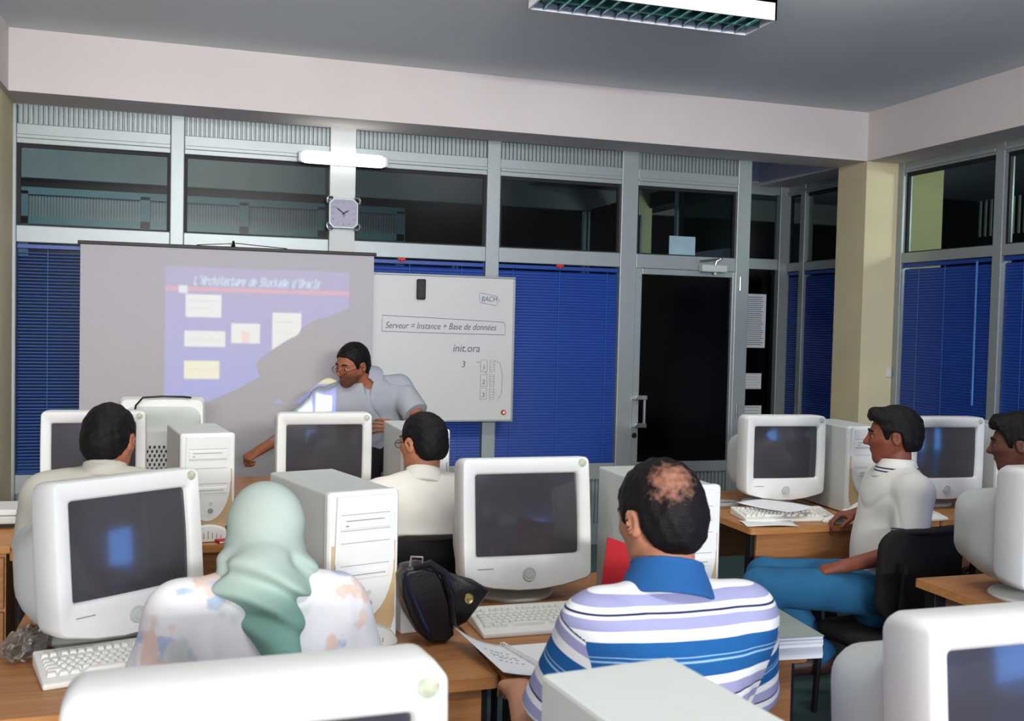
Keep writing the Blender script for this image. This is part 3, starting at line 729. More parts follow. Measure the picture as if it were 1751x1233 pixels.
def hand_sdf(P, W, d, n, curl=(30,30,30,30), side=1., sp=.0, sc=1., thumb=(.6,.7,.35), cl2=1.0):
    """W wrist, d direction to the fingers, n the way the palm faces, side +1 if the thumb lies toward d x n"""
    d = nrm(d); n = np.asarray(n, float); n = nrm(n-d*(n@d)); s = nrm(np.cross(d, n))*side
    W = np.asarray(W, float); o = None
    offs = [.028,.010,-.009,-.026]; ln = [(.042,.026,.020),(.047,.029,.021),(.043,.027,.021),(.034,.021,.018)]; rad = [.0088,.0090,.0086,.0078]
    pal = cap(P, W, W+d*.03, .024*sc, .02*sc)
    for i in range(4):
        k = W+(d*(.092-.006*abs(i-1.2))+s*offs[i])*sc
        pal = smin(pal, cap(P, W+(d*.02+s*offs[i]*.6)*sc, k, .0135*sc, .0118*sc), .014)
    pal = smin(pal, cap(P, W+(d*.02+s*.014+n*.006)*sc, W+(d*.055+s*.03+n*.008)*sc, .017*sc, .014*sc), .012)
    o = pal
    for i in range(4):
        k = W+(d*(.092-.006*abs(i-1.2))+s*offs[i])*sc; a = 0; p = k; fd = d+s*sp*(1.2-i)
        g = None
        for j, L_ in enumerate(ln[i]):
            a += R(curl[i])*(1 if j == 0 else cl2*1.1)
            dr = nrm(fd)*cos(a)+n*sin(a); p2 = p+dr*L_*sc
            c_ = cap(P, p, p2, (rad[i]-.0006*j)*sc, (rad[i]-.0006*(j+1))*sc); g = c_ if g is None else np.minimum(g, c_); p = p2
        o = smin(o, g, .005)
    b = W+(d*.028+s*.022+n*.008)*sc; td = nrm(d*thumb[0]+s*thumb[1]+n*thumb[2])
    m = b+td*.042*sc; t2 = nrm(td*.8+d*.45+n*.1); e = m+t2*.03*sc; e2 = e+nrm(t2+n*.3)*.024*sc
    g = np.minimum(np.minimum(cap(P, b, m, .0125*sc, .0105*sc), cap(P, m, e, .0105*sc, .0092*sc)), cap(P, e, e2, .0092*sc, .0078*sc))
    return smin(o, g, .007)
class Person: pass
def seat_pose(k=1., headyaw=0., headpitch=-8., headoff=(0,0), lean=0., sh=.185, arms=None, legs=None, tw=0.):
    """joints of somebody sitting at a desk facing local +y; k stretches the height above the seat"""
    J = Person(); Z = lambda z: .5+(z-.5)*k
    ly = lambda z: lean*(z-.55)
    J.pelvis = A(0,0,Z(.54)); J.belly = A(0,.02+ly(.72),Z(.72)); J.chest = A(0,.03+ly(.92),Z(.92)); J.neck = A(0,.035+ly(1.05),Z(1.06))
    J.head = A(headoff[0], .075+headoff[1]+ly(1.2), Z(1.225))
    y, p = R(headyaw), R(headpitch)
    J.hf = A(-sin(y)*cos(p), cos(y)*cos(p), sin(p)); J.hu = A(0,0,1)
    J.sh = [A(-sh, .02+ly(1.0), Z(1.005)), A(sh, .02+ly(1.0), Z(1.005))]
    J.el = [A(-.245,.10+ly(.85),Z(.76)), A(.245,.10+ly(.85),Z(.76))]
    J.wr = [A(-.17,.33+ly(.8),.785), A(.17,.33+ly(.8),.785)]
    J.hd = [A(.15,1,-.1), A(-.15,1,-.1)]; J.hn = [A(0,0,-1), A(0,0,-1)]
    J.hip = [A(-.09,.0,.53), A(.09,.0,.53)]; J.kn = [A(-.12,.44,.52), A(.12,.44,.52)]; J.an = [A(-.12,.40,.09), A(.12,.40,.09)]; J.toe = [A(-.13,.55,.035), A(.13,.55,.035)]
    J.hs = 1.; J.bw = 1.; J.trap = .052
    J.fd = nrm((0,1,-lean)); J.curl = [(18,)*4,(18,)*4]; J.scale = 1.
    return J
def torso_sdf(P, J, inf=0.):
    bw = J.bw
    d = fcap(P, J.pelvis, J.belly, (.155+inf)*bw, (.150+inf)*bw, J.fd, .74)
    d = smin(d, fcap(P, J.belly, J.chest, (.150+inf)*bw, (.158+inf)*bw, J.fd, .72), .05)
    d = smin(d, fcap(P, J.sh[0]*.8+J.sh[1]*.2+A(0,0,-.035), J.sh[1]*.8+J.sh[0]*.2+A(0,0,-.035), .078+inf, .078+inf, J.fd, .9), .07)
    m = (J.sh[0]+J.sh[1])/2
    for s in (0, 1):
        d = smin(d, cap(P, J.neck+A(0,0,-.022), J.sh[s], J.trap+inf, .054+inf*.9), .03)
    return d
def arm_sdf(P, J, s, inf=0., to=None):
    a, e, w = J.sh[s], J.el[s], J.wr[s]
    return smin(cap(P, a, e, .054+inf, .044+inf), cap(P, e, w, .043+inf, .030+inf), .015)
def body_fn(J, hands=True, headnose=1., lower=True):
    HB = frame(J.hf, J.hu)
    def fn(P):
        d = torso_sdf(P, J, -.012)
        hb = J.head - HB[:,1]*.018 - HB[:,2]*.05
        d = smin(d, cap(P, J.neck+A(0,0,-.03), hb, .06, .054), .025)
        d = smin(d, head_sdf(P, J.head, HB, headnose, J.hs), .012)
        for s in (0, 1):
            a = arm_sdf(P, J, s, -.003)
            if hands: a = smin(a, hand_sdf(P, J.wr[s], J.hd[s], J.hn[s], J.curl[s], side=getattr(J,'side',[-1,1])[s], thumb=getattr(J,'th',[(.6,.7,.35)]*2)[s], sp=getattr(J,'sp',[.0,.0])[s]), .012)
            d = smin(d, a, .02)
        if lower:
            for s in (0, 1):
                l = smin(cap(P, J.hip[s], J.kn[s], .075, .05), cap(P, J.kn[s], J.an[s], .05, .035), .02)
                l = smin(l, cap(P, J.an[s], J.toe[s], .033, .026), .02)
                d = smin(d, l, .03)
        return d
    return fn, HB
def bounds(J, pad=.16, lower=True):
    pts = [J.pelvis, J.chest, J.neck, J.head, *J.sh, *J.el, *J.wr] + ([*J.kn, *J.an, *J.toe] if lower else [])
    pts = np.array(pts); return pts.min(0)-pad, pts.max(0)+pad
def shirt_fn(J, hem, sleeve, inf=.012, neckr=.068, neckz=.045, fold=.004, seed=3, open_front=0., cuffz=None, sl_inf=.016, crease=.5):
    def fn(P):
        w = fold*wob(P*A(1,1,.55), 26, seed)+fold*.5*wob(P*A(1,1,.8), 60, seed+4)+fold*crease*np.exp(-(wob(P*A(1,1,.6), 17, seed+2)/.08)**2)
        d = torso_sdf(P, J, inf)
        up = nrm(J.chest-J.pelvis)
        d = smax(d, -((P-hem)@up), .008)
        for s in (0, 1):
            a, e, wr = J.sh[s], J.el[s], J.wr[s]
            if sleeve <= 1:
                tip = a+(e-a)*sleeve; ax = nrm(e-a)
                sl = cap(P, a, tip, .056+sl_inf, .052+sl_inf)
                sl = smax(sl, (P-tip)@ax, .006)
            else:
                tip = e+(wr-e)*(sleeve-1); ax = nrm(wr-e)
                sl = smax(smin(cap(P, a, e, .056+sl_inf, .047+sl_inf), cap(P, e, tip, .047+sl_inf, .034+sl_inf), .02), (P-tip)@ax, .006) if sleeve > 1 else 0
            d = smin(d, sl, .028)
        n = cap(P, J.neck+A(0,0,-.0), J.head, neckr-.004, neckr)
        d = smax(d, -n, .006)
        if open_front:
            v = J.neck+A(0,0,.02); d = smax(d, -cap(P, v+J.fd*.07, v+J.fd*.13+A(0,0,-open_front), .035, .008), .01)
        return d+w
    return fn
def collar_fn(J, r=.07, h=.035, fall=.05, thick=.0055, seed=1, gap=0.):
    """turned-down collar: a flaring ring round the neck"""
    HB = frame(J.hf, J.hu); top = J.neck*.45+(J.head-HB[:,1]*.018-HB[:,2]*.05)*.55
    ax = nrm(top-J.neck)
    def fn(P):
        q = P-J.neck; t = q@ax; rad = np.linalg.norm(q-t[:,None]*ax, axis=1)
        rr_ = r+np.clip(h-t, 0, .12)*.42
        d = np.abs(rad-rr_)-thick
        d = smax(smax(d, t-h-.01, .004), -(t+fall-.02), .004)
        if gap:
            f = q@J.fd; d = smax(d, -np.maximum(np.abs(q@np.cross(J.fd, ax))-gap, -(f-.02)), .004)
        return d
    return fn
def trousers_fn(J, waist, inf=.014, fold=.004, seed=5, cut=.02):
    def fn(P):
        d = fcap(P, J.pelvis+A(0,0,-.02), J.belly, .158+inf, .15+inf, J.fd, .76)
        up = nrm(J.chest-J.pelvis); d = smax(d, (P-waist)@up, .008)
        for s in (0, 1):
            l = smin(cap(P, J.hip[s], J.kn[s], .083+inf, .060+inf), cap(P, J.kn[s], J.an[s], .058+inf, .046+inf), .02)
            ax = nrm(J.an[s]-J.kn[s]); l = smax(l, (P-(J.an[s]+ax*cut))@ax, .006)
            d = smin(d, l, .03)
        return d+fold*wob(P, 30, seed)
    return fn
def shoe(J, s, m, parent):
    fn = lambda P: smax(smin(cap(P, J.an[s]+A(0,0,-.03), J.toe[s]+A(0,0,.012), .047, .040), cap(P, J.an[s], J.an[s]+A(0,0,-.03), .047), .02), -(P[:,2]-.006), .004)
    lo = np.minimum(J.an[s], J.toe[s])-.09; hi = np.maximum(J.an[s], J.toe[s])+.09
    return sdf_obj('shoe', fn, lo, hi, .008, m, parent)
def place(o, loc, rotz): o.location = loc; o.rotation_euler = (0,0,rotz)
SKIN = lambda n, c: mat(n, c, .55, var=.08, vscale=25, bump=.06, bscale=300)
def base_person(name_label, J, loc, rotz, skin, h=.0065, hands=True, lower=True, group=None, attrs=None):
    fn, HB = body_fn(J, hands, lower=lower); lo, hi = bounds(J, lower=lower)
    o = sdf_obj('person', fn, lo, hi, h, skin, attrs=attrs)
    place(o, loc, rotz); tag(o, name_label, 'person', group); return o, HB
def hairs(o, J, HB, m, h=.005, attrs=None, **k):
    lo, hi = J.head-.2, J.head+.2
    return sdf_obj('hair', lambda P: hair_sdf(P, J.head, HB, hs=J.hs, **k), lo, hi, h, m, o, attrs=attrs)
def eyes(o, J, HB):
    for s in (-1, 1):
        c = J.head+HB@A(s*.031,.0775,.004)*J.hs
        b = MB(); b.lathe([(.0001,-.0112)]+[(.0112*sin(pi*i/10), -.0112*cos(pi*i/10)) for i in range(1,10)]+[(.0001,.0112)], 16)
        e = b.build('eye', mat('eye_white', (205,196,188), .25, var=0), o, smooth=True, angle=180); e.location = c
        i_ = MB().lathe([(.0001,0),(.0055,0),(.005,.0012),(.0001,.0016)], 14).build('iris', mat('dark_iris', (38,24,18), .2, var=0), e)
        q = Vector(HB[:,1]).to_track_quat('Z', 'Y'); i_.rotation_mode = 'QUATERNION'; i_.rotation_quaternion = q; i_.location = Vector(HB[:,1])*.0108
def brows(o, J, HB, m):
    b = MB()
    for s in (-1, 1):
        b.tube([tuple(J.head+HB@A(s*x,y,z)*J.hs) for x,y,z in ((.012,.096,.027),(.024,.096,.032),(.038,.088,.031),(.048,.078,.026))], [.003,.0045,.004,.0015], 8)
    b.build('eyebrows', m, o, smooth=True)
def glasses(o, J, HB, m, dy=0., dz=0.):
    g = empty('glasses', parent=o); T = lambda x,y,z: tuple(J.head+HB@A(x,y+dy,z+dz)*J.hs)
    fr = MB()
    for s in (-1, 1):
        pts = [T(s*(.034+.023*cos(a)), .112-.010*abs(cos(a)*.5+.5), .001+.016*sin(a)) for a in np.linspace(0, 2*pi, 25)]
        fr.tube(pts, .0012, 6)
    fr.tube([T(-.011,.113,.006), T(0,.117,.010), T(.011,.113,.006)], .0012, 6)
    fr.build('rim', m, g, smooth=True)
    for s in (-1, 1):
        MB().tube([T(s*.057,.104,.006), T(s*.074,.07,.008), T(s*.083,.0,.010), T(s*.084,-.022,-.006)], .0017, 6).build('temple', m, g, smooth=True)
        b = MB(); b.loft([[T(s*(.034+.022*cos(a)), .1115-.010*abs(cos(a)*.5+.5)+q, .001+.015*sin(a)) for a in np.linspace(0, 2*pi, 24, endpoint=False)] for q in (0,.001)])
        b.build('lens', glass('spectacle_lens', (248,248,248), .5, .05), g)
    return g
HAIR = attr_mix('black_hair', (16,12,14), [(0,(14,11,13)),(1,(30,23,24))], 'none', bump=.5, bscale=260, noise=1., nscale=90, rough=.6)
DARKT = mat('dark_trousers', (26,24,30), .85, var=.1, bump=.15, bscale=400)
SHOE = mat('brown_leather_shoe', (70,46,36), .45, var=.1)
SHOEB = mat('black_leather_shoe', (22,20,22), .4, var=.1)

# ---- 1 the man in the striped polo
J = seat_pose(1.025, headyaw=14, headpitch=-14, headoff=(.01,.01), lean=.10, sh=.155)
J.hs = .93; J.bw = .90; J.trap = .045; J.head = J.head-A(0,0,.034)
J.el = [A(-.25,.14,.77), A(.225,.14,.77)]; J.wr = [A(-.21,.36,.79), A(.17,.36,.79)]
skin = SKIN('skin_striped_man', (186,128,98))
P1, HB = base_person('person from behind in a blue and white striped polo with a thinning crown', J, (.905,1.73,0), 0, skin, h=.006)
def bald(v):
    q = (v-J.head)@HB/J.hs
    return np.clip(1-np.linalg.norm((q-A(-.028,-.092,.072))/A(.048,.05,.048), axis=1)*.5, 0, 1)
hm = attr_mix('thinning_hair', (16,12,14), [(0,(15,11,14)),(.46,(20,14,16)),(.66,(118,80,66)),(1,(176,122,98))], 'bald', bump=.5, bscale=260, noise=.75, nscale=75, rough=.6)
hairs(P1, J, HB, hm, t=.013, seed=3, curl=.0035, f=170, nape=-.085, attrs={'bald': bald})
eyes(P1, J, HB); brows(P1, J, HB, HAIR)
hem = J.pelvis+A(0,0,.0)
def stripe(v, J=J):
    dt = torso_sdf(v, J, .012); out = v[:,2]*0; seam = out-1
    for s in (0, 1):
        a, e = J.sh[s], J.el[s]; ax = nrm(e-a); t = (v-a)@ax
        ds = cap(v, a, a+(e-a)*.72, .070, .066)
        sd = (v[:,0] if s else -v[:,0])
        out = np.where(sd > 0, .055+t*1.0, out); seam = np.maximum(seam, np.minimum(np.minimum(dt-.004-ds, t), sd-.165))
    return np.clip(out/.5, 0, 1), seam
LAV, WHT, BLU, NAV = (150,152,190), (226,228,230), (28,88,148), (40,46,84)
def stops(rows, tot):
    o = []; z = 0
    for wd, c in rows: o.append((z/tot, c)); z += wd
    return o
rows = [(.026,WHT),(.018,LAV),(.010,WHT),(.003,NAV),(.006,WHT),(.020,LAV),(.020,WHT),(.026,BLU),(.003,(140,180,215)),(.006,BLU),(.003,(140,180,215)),(.026,BLU),(.017,WHT),(.024,LAV),(.003,NAV),(.014,WHT)]
# ramp holds at most 32 stops; repeat the run once
tot = .5; full = rows+[(.02,LAV),(.02,WHT),(.03,BLU),(.003,(140,180,215)),(.03,BLU),(.02,WHT),(.02,LAV),(.5,WHT)]
def attr_seam(m):
    nt = m.node_tree; N = nt.nodes; L = nt.links; rp = [n for n in N if n.type == 'VALTORGB'][0]; a = [n for n in N if n.type == 'ATTRIBUTE'][0]
    b = N.new('ShaderNodeAttribute'); b.attribute_name = 'sleeve_stripe'; c = N.new('ShaderNodeAttribute'); c.attribute_name = 'seam'
    g = N.new('ShaderNodeMath'); g.operation = 'GREATER_THAN'; g.inputs[1].default_value = 0; L.new(c.outputs['Fac'], g.inputs[0])
    mx = N.new('ShaderNodeMix'); mx.data_type = 'FLOAT'; L.new(g.outputs[0], mx.inputs[0]); L.new(a.outputs['Fac'], mx.inputs[2]); L.new(b.outputs['Fac'], mx.inputs[3]); L.new(mx.outputs[0], rp.inputs['Fac'])
PM = attr_mix('striped_polo_knit', WHT, stops(full, tot), 'stripe', const=True, rough=.9, bump=.12, bscale=700)
attr_seam(PM)
lo, hi = bounds(J, .17, False)
sdf_obj('polo_shirt', shirt_fn(J, hem, .72, inf=.016, fold=.0035, seed=11, neckr=.062, sl_inf=.018), lo, hi, .0043, PM, P1, attrs={'stripe': lambda v: np.clip((J.neck[2]+.045-v[:,2])/.5, 0, 1), 'sleeve_stripe': lambda v: stripe(v)[0], 'seam': lambda v: stripe(v)[1]})
sdf_obj('collar', collar_fn(J, .069, .050, .035), J.neck-.18, J.neck+.18, .0045, mat('blue_collar_knit', (26,84,142), .9, var=.06, bump=.15, bscale=500), P1)
lo, hi = bounds(J, .16)
sdf_obj('trousers', trousers_fn(J, J.pelvis+A(0,0,.10)), lo, hi, .01, DARKT, P1)
for s in (0,1): shoe(J, s, SHOEB, P1)
chair('black chair under the man in the striped polo shirt', (.90,1.83,0), 0, back=.78)

# ---- 2 the woman in the headscarf
J = seat_pose(.925, headyaw=34, headpitch=-14, headoff=(.012,.0), lean=.12, sh=.155)
J.head = J.head+A(0,0,-.048); J.hs = .92; J.trap = .05
J.el = [A(-.24,.12,.73), A(.24,.12,.73)]; J.wr = [A(-.17,.30,.785), A(.08,.33,.785)]
P2, HB = base_person('person in a pale green headscarf and white floral top, seen from behind', J, (.145,2.15,0), 0, SKIN('skin_headscarf_woman', (206,150,118)), h=.0065)
eyes(P2, J, HB); brows(P2, J, HB, HAIR)
def scarf(P):
    q = (P-J.head)@HB
    d = ell(q, (0,-.014,.022), (.076,.098,.093))
    d = smin(d, ell(q, (0,.0,-.03), (.073,.080,.095)), .03)
    d = smin(d, cap(P, J.head+A(0,-.03,-.03), J.neck+A(.005,-.035,.05), .072, .066), .03)
    d = smin(d, cap(P, J.neck+A(-.055,-.01,.045), J.neck+A(.075,-.02,.025), .040, .045), .025)
    d = smin(d, fcap(P, J.neck+A(.012,-.070,.01), J.neck+A(.042,-.178,-.105), .078, .024, (0,1,.35), .45), .03)
    d = smin(d, fcap(P, J.neck+A(-.045,-.060,.02), J.neck+A(.040,-.178,-.105), .045, .02, (0,1,.35), .5), .02)
    d = smin(d, fcap(P, J.neck+A(.07,-.03,.03), J.neck+A(.115,-.035,.0), .036, .018, (0,1,.35), .7), .02)
    f = ell(q, (0,.095,-.012), (.056,.055,.072)); d = smax(d, -f, .012)
    d = smax(d, -cap(q, (0,.0,0), (0,.01,.0), .055), .01)
    r = P-(J.neck+A(.02,-.05,.01))
    w = np.exp(-((P[:,2]-J.neck[2]-.02)/.075)**2)
    ph = 95*(r[:,2]+.35*r[:,0]+.6*r[:,0]**2*4)
    return d+w*.0075*np.sin(ph+1.2*np.sin(14*r[:,0]))+.002*wob(P*A(1,1,.4), 45, 8)
def scarf_grad(v): return np.clip((J.head[2]+.05-v[:,2])/.32, 0, 1)  # scarf colour runs from pale at the top to deeper green lower down
sm = attr_mix('green_headscarf_cloth', (190,205,196), [(0,(172,186,178)),(.38,(162,181,172)),(.55,(128,170,156)),(1,(116,162,148))], 'scarf_grad', rough=.85, bump=.1, bscale=500, noise=.12, nscale=8)
sdf_obj('headscarf', scarf, J.neck-A(.24,.26,.26), J.head+.2, .005, sm, P2, attrs={'scarf_grad': scarf_grad})
def floral():
    m = mat('white_floral_cloth', (226,226,228), .85, var=0, bump=.1, bscale=400)
    nt = m.node_tree; N = nt.nodes; L = nt.links; b = N['Principled BSDF']; tc = N.new('ShaderNodeTexCoord'); last = None
    for sc, lo_, hi_, c, seed in ((11,.56,.62,(222,198,186),0),(13,.60,.66,(176,190,214),3.1),(9,.60,.68,(205,212,206),7.7)):
        nz = N.new('ShaderNodeTexNoise'); nz.inputs['Scale'].default_value = sc; nz.inputs['Detail'].default_value = 2.5
        mp = N.new('ShaderNodeMapping'); mp.inputs['Location'].default_value = (seed,)*3
        L.new(tc.outputs['Object'], mp.inputs['Vector']); L.new(mp.outputs['Vector'], nz.inputs['Vector'])
        rp = N.new('ShaderNodeValToRGB'); rp.color_ramp.elements[0].position = lo_; rp.color_ramp.elements[1].position = hi_
        L.new(nz.outputs['Fac'], rp.inputs['Fac'])
        mx = N.new('ShaderNodeMix'); mx.data_type = 'RGBA'; L.new(rp.outputs['Color'], mx.inputs['Factor'])
        if last is None: mx.inputs['A'].default_value = lin((228,228,230))
        else: L.new(last, mx.inputs['A'])
        mx.inputs['B'].default_value = lin(c); last = mx.outputs['Result']
    L.new(last, b.inputs['Base Color']); return m
lo, hi = bounds(J, .17, False)
sdf_obj('floral_top', shirt_fn(J, J.pelvis+A(0,0,-.03), 1.75, inf=.018, fold=.005, seed=21, neckr=.06, sl_inf=.022), lo, hi, .0065, floral(), P2)
lo, hi = bounds(J, .16)
sdf_obj('skirt', trousers_fn(J, J.pelvis+A(0,0,.05), inf=.02), lo, hi, .01, mat('grey_skirt', (120,120,126), .9), P2)
for s in (0,1): shoe(J, s, SHOEB, P2)
chair('black chair under the woman in the green headscarf', (.145,2.12,0), 0, back=.74)

# ---- 3 the man in the white shirt with glasses
J = seat_pose(.875, headyaw=26, headpitch=-6, headoff=(.01,.01), lean=.06, sh=.175)
J.hs = .95; J.trap = .042
skin = SKIN('skin_white_shirt_man', (178,118,90))
P3, HB = base_person('person in a white shirt and glasses, back turned, before the grey tower', J, (.85,3.70,0), R(4), skin, h=.0065)
def bald3(v):
    q = (v-J.head)@HB
    return np.clip(1-np.linalg.norm((q-A(.03,-.03,.115))/A(.045,.06,.05), axis=1)*.6, 0, 1)
hm3 = attr_mix('receding_hair', (16,12,14), [(0,(15,11,14)),(.58,(20,14,16)),(.75,(96,66,52)),(1,(140,96,74))], 'bald', bump=.4, bscale=260, noise=.5, nscale=90, rough=.6)
hairs(P3, J, HB, hm3, t=.009, seed=5, curl=.003, f=200, nape=-.07, attrs={'bald': bald3})
eyes(P3, J, HB); brows(P3, J, HB, HAIR); glasses(P3, J, HB, mat('dark_frame', (30,26,26), .3, .6, var=0))
WSH = mat('white_cotton_shirt', (222,218,208), .88, var=.02, bump=.1, bscale=500)
lo, hi = bounds(J, .17, False)
sdf_obj('shirt', shirt_fn(J, J.pelvis+A(0,0,-.01), .8, inf=.014, fold=.004, seed=31, neckr=.064), lo, hi, .0065, WSH, P3)
sdf_obj('collar', collar_fn(J, .066, .044, .03), J.neck-.15, J.neck+.15, .005, WSH, P3)
lo, hi = bounds(J, .16)
sdf_obj('trousers', trousers_fn(J, J.pelvis+A(0,0,.06)), lo, hi, .01, DARKT, P3)
for s in (0,1): shoe(J, s, SHOEB, P3)
chair('black chair whose top edge shows below the white shirt', (.85,3.67,0), R(4), back=.85)

# ---- 4 the man at the left in the grey-green shirt
J = seat_pose(.975, headyaw=-16, headpitch=-14, headoff=(0.01,.0), lean=.1, sh=.185); J.head = J.head-A(0,0,.042); J.trap = .044
skin = SKIN('skin_grey_shirt_man', (168,108,82))
P4, HB = base_person('person with cropped black hair and a grey shirt, back turned, near the blue blinds', J, (-.285,3.62,0), R(-4), skin, h=.0065)
hairs(P4, J, HB, HAIR, t=.011, seed=7, curl=.003, f=200, nape=-.08)
eyes(P4, J, HB); brows(P4, J, HB, HAIR)
GSH = mat('grey_green_shirt', (186,184,172), .9, var=.03, bump=.1, bscale=500)
lo, hi = bounds(J, .17, False)
sdf_obj('shirt', shirt_fn(J, J.pelvis+A(0,0,-.01), .8, inf=.018, fold=.005, seed=41, neckr=.062), lo, hi, .0065, GSH, P4)
sdf_obj('collar', collar_fn(J, .066, .040, .03), J.neck-.15, J.neck+.15, .005, GSH, P4)
lo, hi = bounds(J, .16)
sdf_obj('trousers', trousers_fn(J, J.pelvis+A(0,0,.06)), lo, hi, .01, DARKT, P4)
for s in (0,1): shoe(J, s, SHOEB, P4)
chair('black chair under the man in the grey shirt', (-.285,3.60,0), R(-4), back=.85)

# ---- 5 the man in the white polo, in profile
J = seat_pose(.92, headyaw=-16, headpitch=-4, headoff=(.02,.0), lean=-.16, sh=.18)
J.hs = .96; J.trap = .038; rz = R(72)
# right hand (far side) on the mouse, left arm hanging to the lap
J.el = [A(-.225,-.02,.74), A(.30,-.20,.80)]; J.wr = [A(-.13,.20,.65), A(.325,.0,.785)]
J.hd = [A(.3,1,-.3), A(.08,1,-.12)]; J.hn = [A(.2,-.1,-1), A(-.1,0,-1)]; J.curl = [(25,)*4,(34,36,38,40)]
J.kn = [A(-.10,.53,.55), A(.13,.46,.54)]; J.an = [A(-.10,.46,.10), A(.06,.22,.22)]; J.toe = [A(-.10,.60,.035), A(.05,.36,.16)]
skin = SKIN('skin_white_polo_man', (128,70,52))
P5, HB = base_person('person in profile in a white polo and blue jeans, hand on the mouse', J, (2.77,3.56,0), rz, skin, h=.0055)
hairs(P5, J, HB, HAIR, t=.018, seed=9, curl=.0045, f=120, nape=-.065, fringe=.006, front=.072)
eyes(P5, J, HB); brows(P5, J, HB, HAIR)
PSH = mat('white_polo_knit', (216,214,208), .9, var=.02, bump=.12, bscale=600)
lo, hi = bounds(J, .17, False)
sdf_obj('polo_shirt', shirt_fn(J, J.pelvis+A(0,0,.01), .74, inf=.016, fold=.006, seed=51, neckr=.062, sl_inf=.020), lo, hi, .006, PSH, P5)
cs = attr_mix('polo_collar_trim', (216,214,208), [(0,(216,214,208)),(.26,(216,214,208)),(.30,(52,58,92)),(.36,(216,214,208)),(.43,(52,58,92)),(.49,(216,214,208))], 'edge', const=True, rough=.9)
sdf_obj('collar', collar_fn(J, .070, .048, .040), J.neck-.17, J.neck+.17, .0045, cs, P5, attrs={'edge': lambda v: np.clip((J.neck[2]+.058-v[:,2])/.095, 0, 1)})
cf_ = MB()
for s in (0,):
    a, e = J.sh[s], J.el[s]; ax = nrm(e-a); B3 = frame(ax, (0,0,1) if abs(ax[2])<.9 else (0,1,0)); c0 = a+(e-a)*.71
    for q in (0,.010): cf_.tube([tuple(c0-ax*q+(B3[:,0]*cos(t)+B3[:,2]*sin(t))*.0735) for t in np.linspace(0,2*pi,25)], .0022, 5)
cf_.build('cuff_stripe', mat('navy_trim', (52,58,92), .9, var=0), P5, smooth=True)
lo, hi = bounds(J, .16)
JEANS = mat('faded_blue_jeans', (34,96,138), .9, var=.22, vscale=5, bump=.2, bscale=500)
sdf_obj('jeans', trousers_fn(J, J.pelvis+A(0,0,.06), inf=.016, fold=.006), lo, hi, .0075, JEANS, P5)
for s in (0,1): shoe(J, s, SHOE, P5)
chair('black chair whose back hides the hips of the man in the white polo', (2.74,3.47,0), R(8), back=.84)

# ---- 6 the person at the edge of the picture
J = seat_pose(.89, headyaw=-15, headpitch=-8, lean=.1, sh=.18)
J.wr = [A(-.13,.26,.66), A(.13,.26,.66)]; J.el = [A(-.22,.0,.74), A(.22,.0,.74)]
P6, HB = base_person('dark-haired person at the picture edge behind the side-on monitor', J, (3.44,3.36,0), R(62), SKIN('skin_edge_person', (96,56,44)), h=.008)
hairs(P6, J, HB, HAIR, t=.022, seed=13, curl=.004, f=150, nape=-.07, fringe=.006)
eyes(P6, J, HB); brows(P6, J, HB, HAIR)
BLK = mat('black_jumper', (24,18,20), .92, var=.1, bump=.15, bscale=400)
lo, hi = bounds(J, .17, False)
sdf_obj('jumper', shirt_fn(J, J.pelvis, 1.8, inf=.018, fold=.005, seed=61, neckr=.06), lo, hi, .009, BLK, P6)
lo, hi = bounds(J, .16)
sdf_obj('trousers', trousers_fn(J, J.pelvis+A(0,0,.06)), lo, hi, .011, DARKT, P6)
for s in (0,1): shoe(J, s, SHOEB, P6)
chair('black chair under the dark-haired person at the picture edge', (3.46,3.34,0), R(30), back=.85)

# ---- 7 the presenter, standing and leaning
O = A(1.12,6.06,0); J = Person()
W = lambda x,y,z: A(x,y,z)-O
J.pelvis = W(1.10,6.08,.90); J.belly = W(1.06,6.05,1.0); J.chest = W(.985,5.99,1.13); J.neck = W(.985,5.95,1.255)
J.sh = [W(1.175,5.96,1.205), W(.735,5.985,1.13)]      # his left (picture right) first
J.el = [W(1.275,5.79,1.03), W(.545,5.92,.955)]; J.wr = [W(1.135,5.68,1.005), W(.375,5.84,.865)]
J.hd = [A(-1,-.15,.12), A(-1,-.25,-.62)]; J.hn = [A(.15,.9,-.35), A(.35,.45,-.8)]; J.curl = [(24,20,18,22),(62,66,70,72)]
J.side = [1,-1]; J.th = [(.35,.9,.2),(.6,.5,.6)]; J.sp = [.12,0]
J.head = W(.885,5.875,1.345); J.hf = nrm(A(-.76,-.56,-.28)); J.hu = nrm(A(.06,-.1,1))
J.hip = [W(1.2,6.10,.86), W(1.02,6.08,.86)]; J.kn = [W(1.22,6.08,.47), W(1.0,6.04,.47)]; J.an = [W(1.22,6.13,.09), W(.98,6.1,.09)]; J.toe = [W(1.24,5.99,.035), W(.95,5.96,.035)]
J.fd = nrm((-.12,-1,-.3)); J.hs = 1.; J.bw = 1.; J.trap = .034
fn, HB = body_fn(J); lo, hi = bounds(J)
def beard(v, HB=HB, J=J):
    q = (v-J.head)@HB
    z = np.clip((-.030-q[:,2])/.02, 0, 1)*np.clip((q[:,1]-.0)/.02, 0, 1)*np.clip((q[:,2]+.125)/.02, 0, 1)
    lips = np.exp(-((q[:,2]+.060)/.007)**2-((q[:,0])/.02)**2)*(q[:,1]>.07)
    return np.clip(z*.75-.45*lips, 0, 1)
sk = attr_mix('skin_presenter', (150,94,70), [(0,(152,95,70)),(1,(62,40,34))], 'beard', rough=.5, bump=.06, noise=.12, nscale=60)
P7 = sdf_obj('person', fn, lo, hi, .0045, sk, attrs={'beard': beard}); place(P7, O, 0)
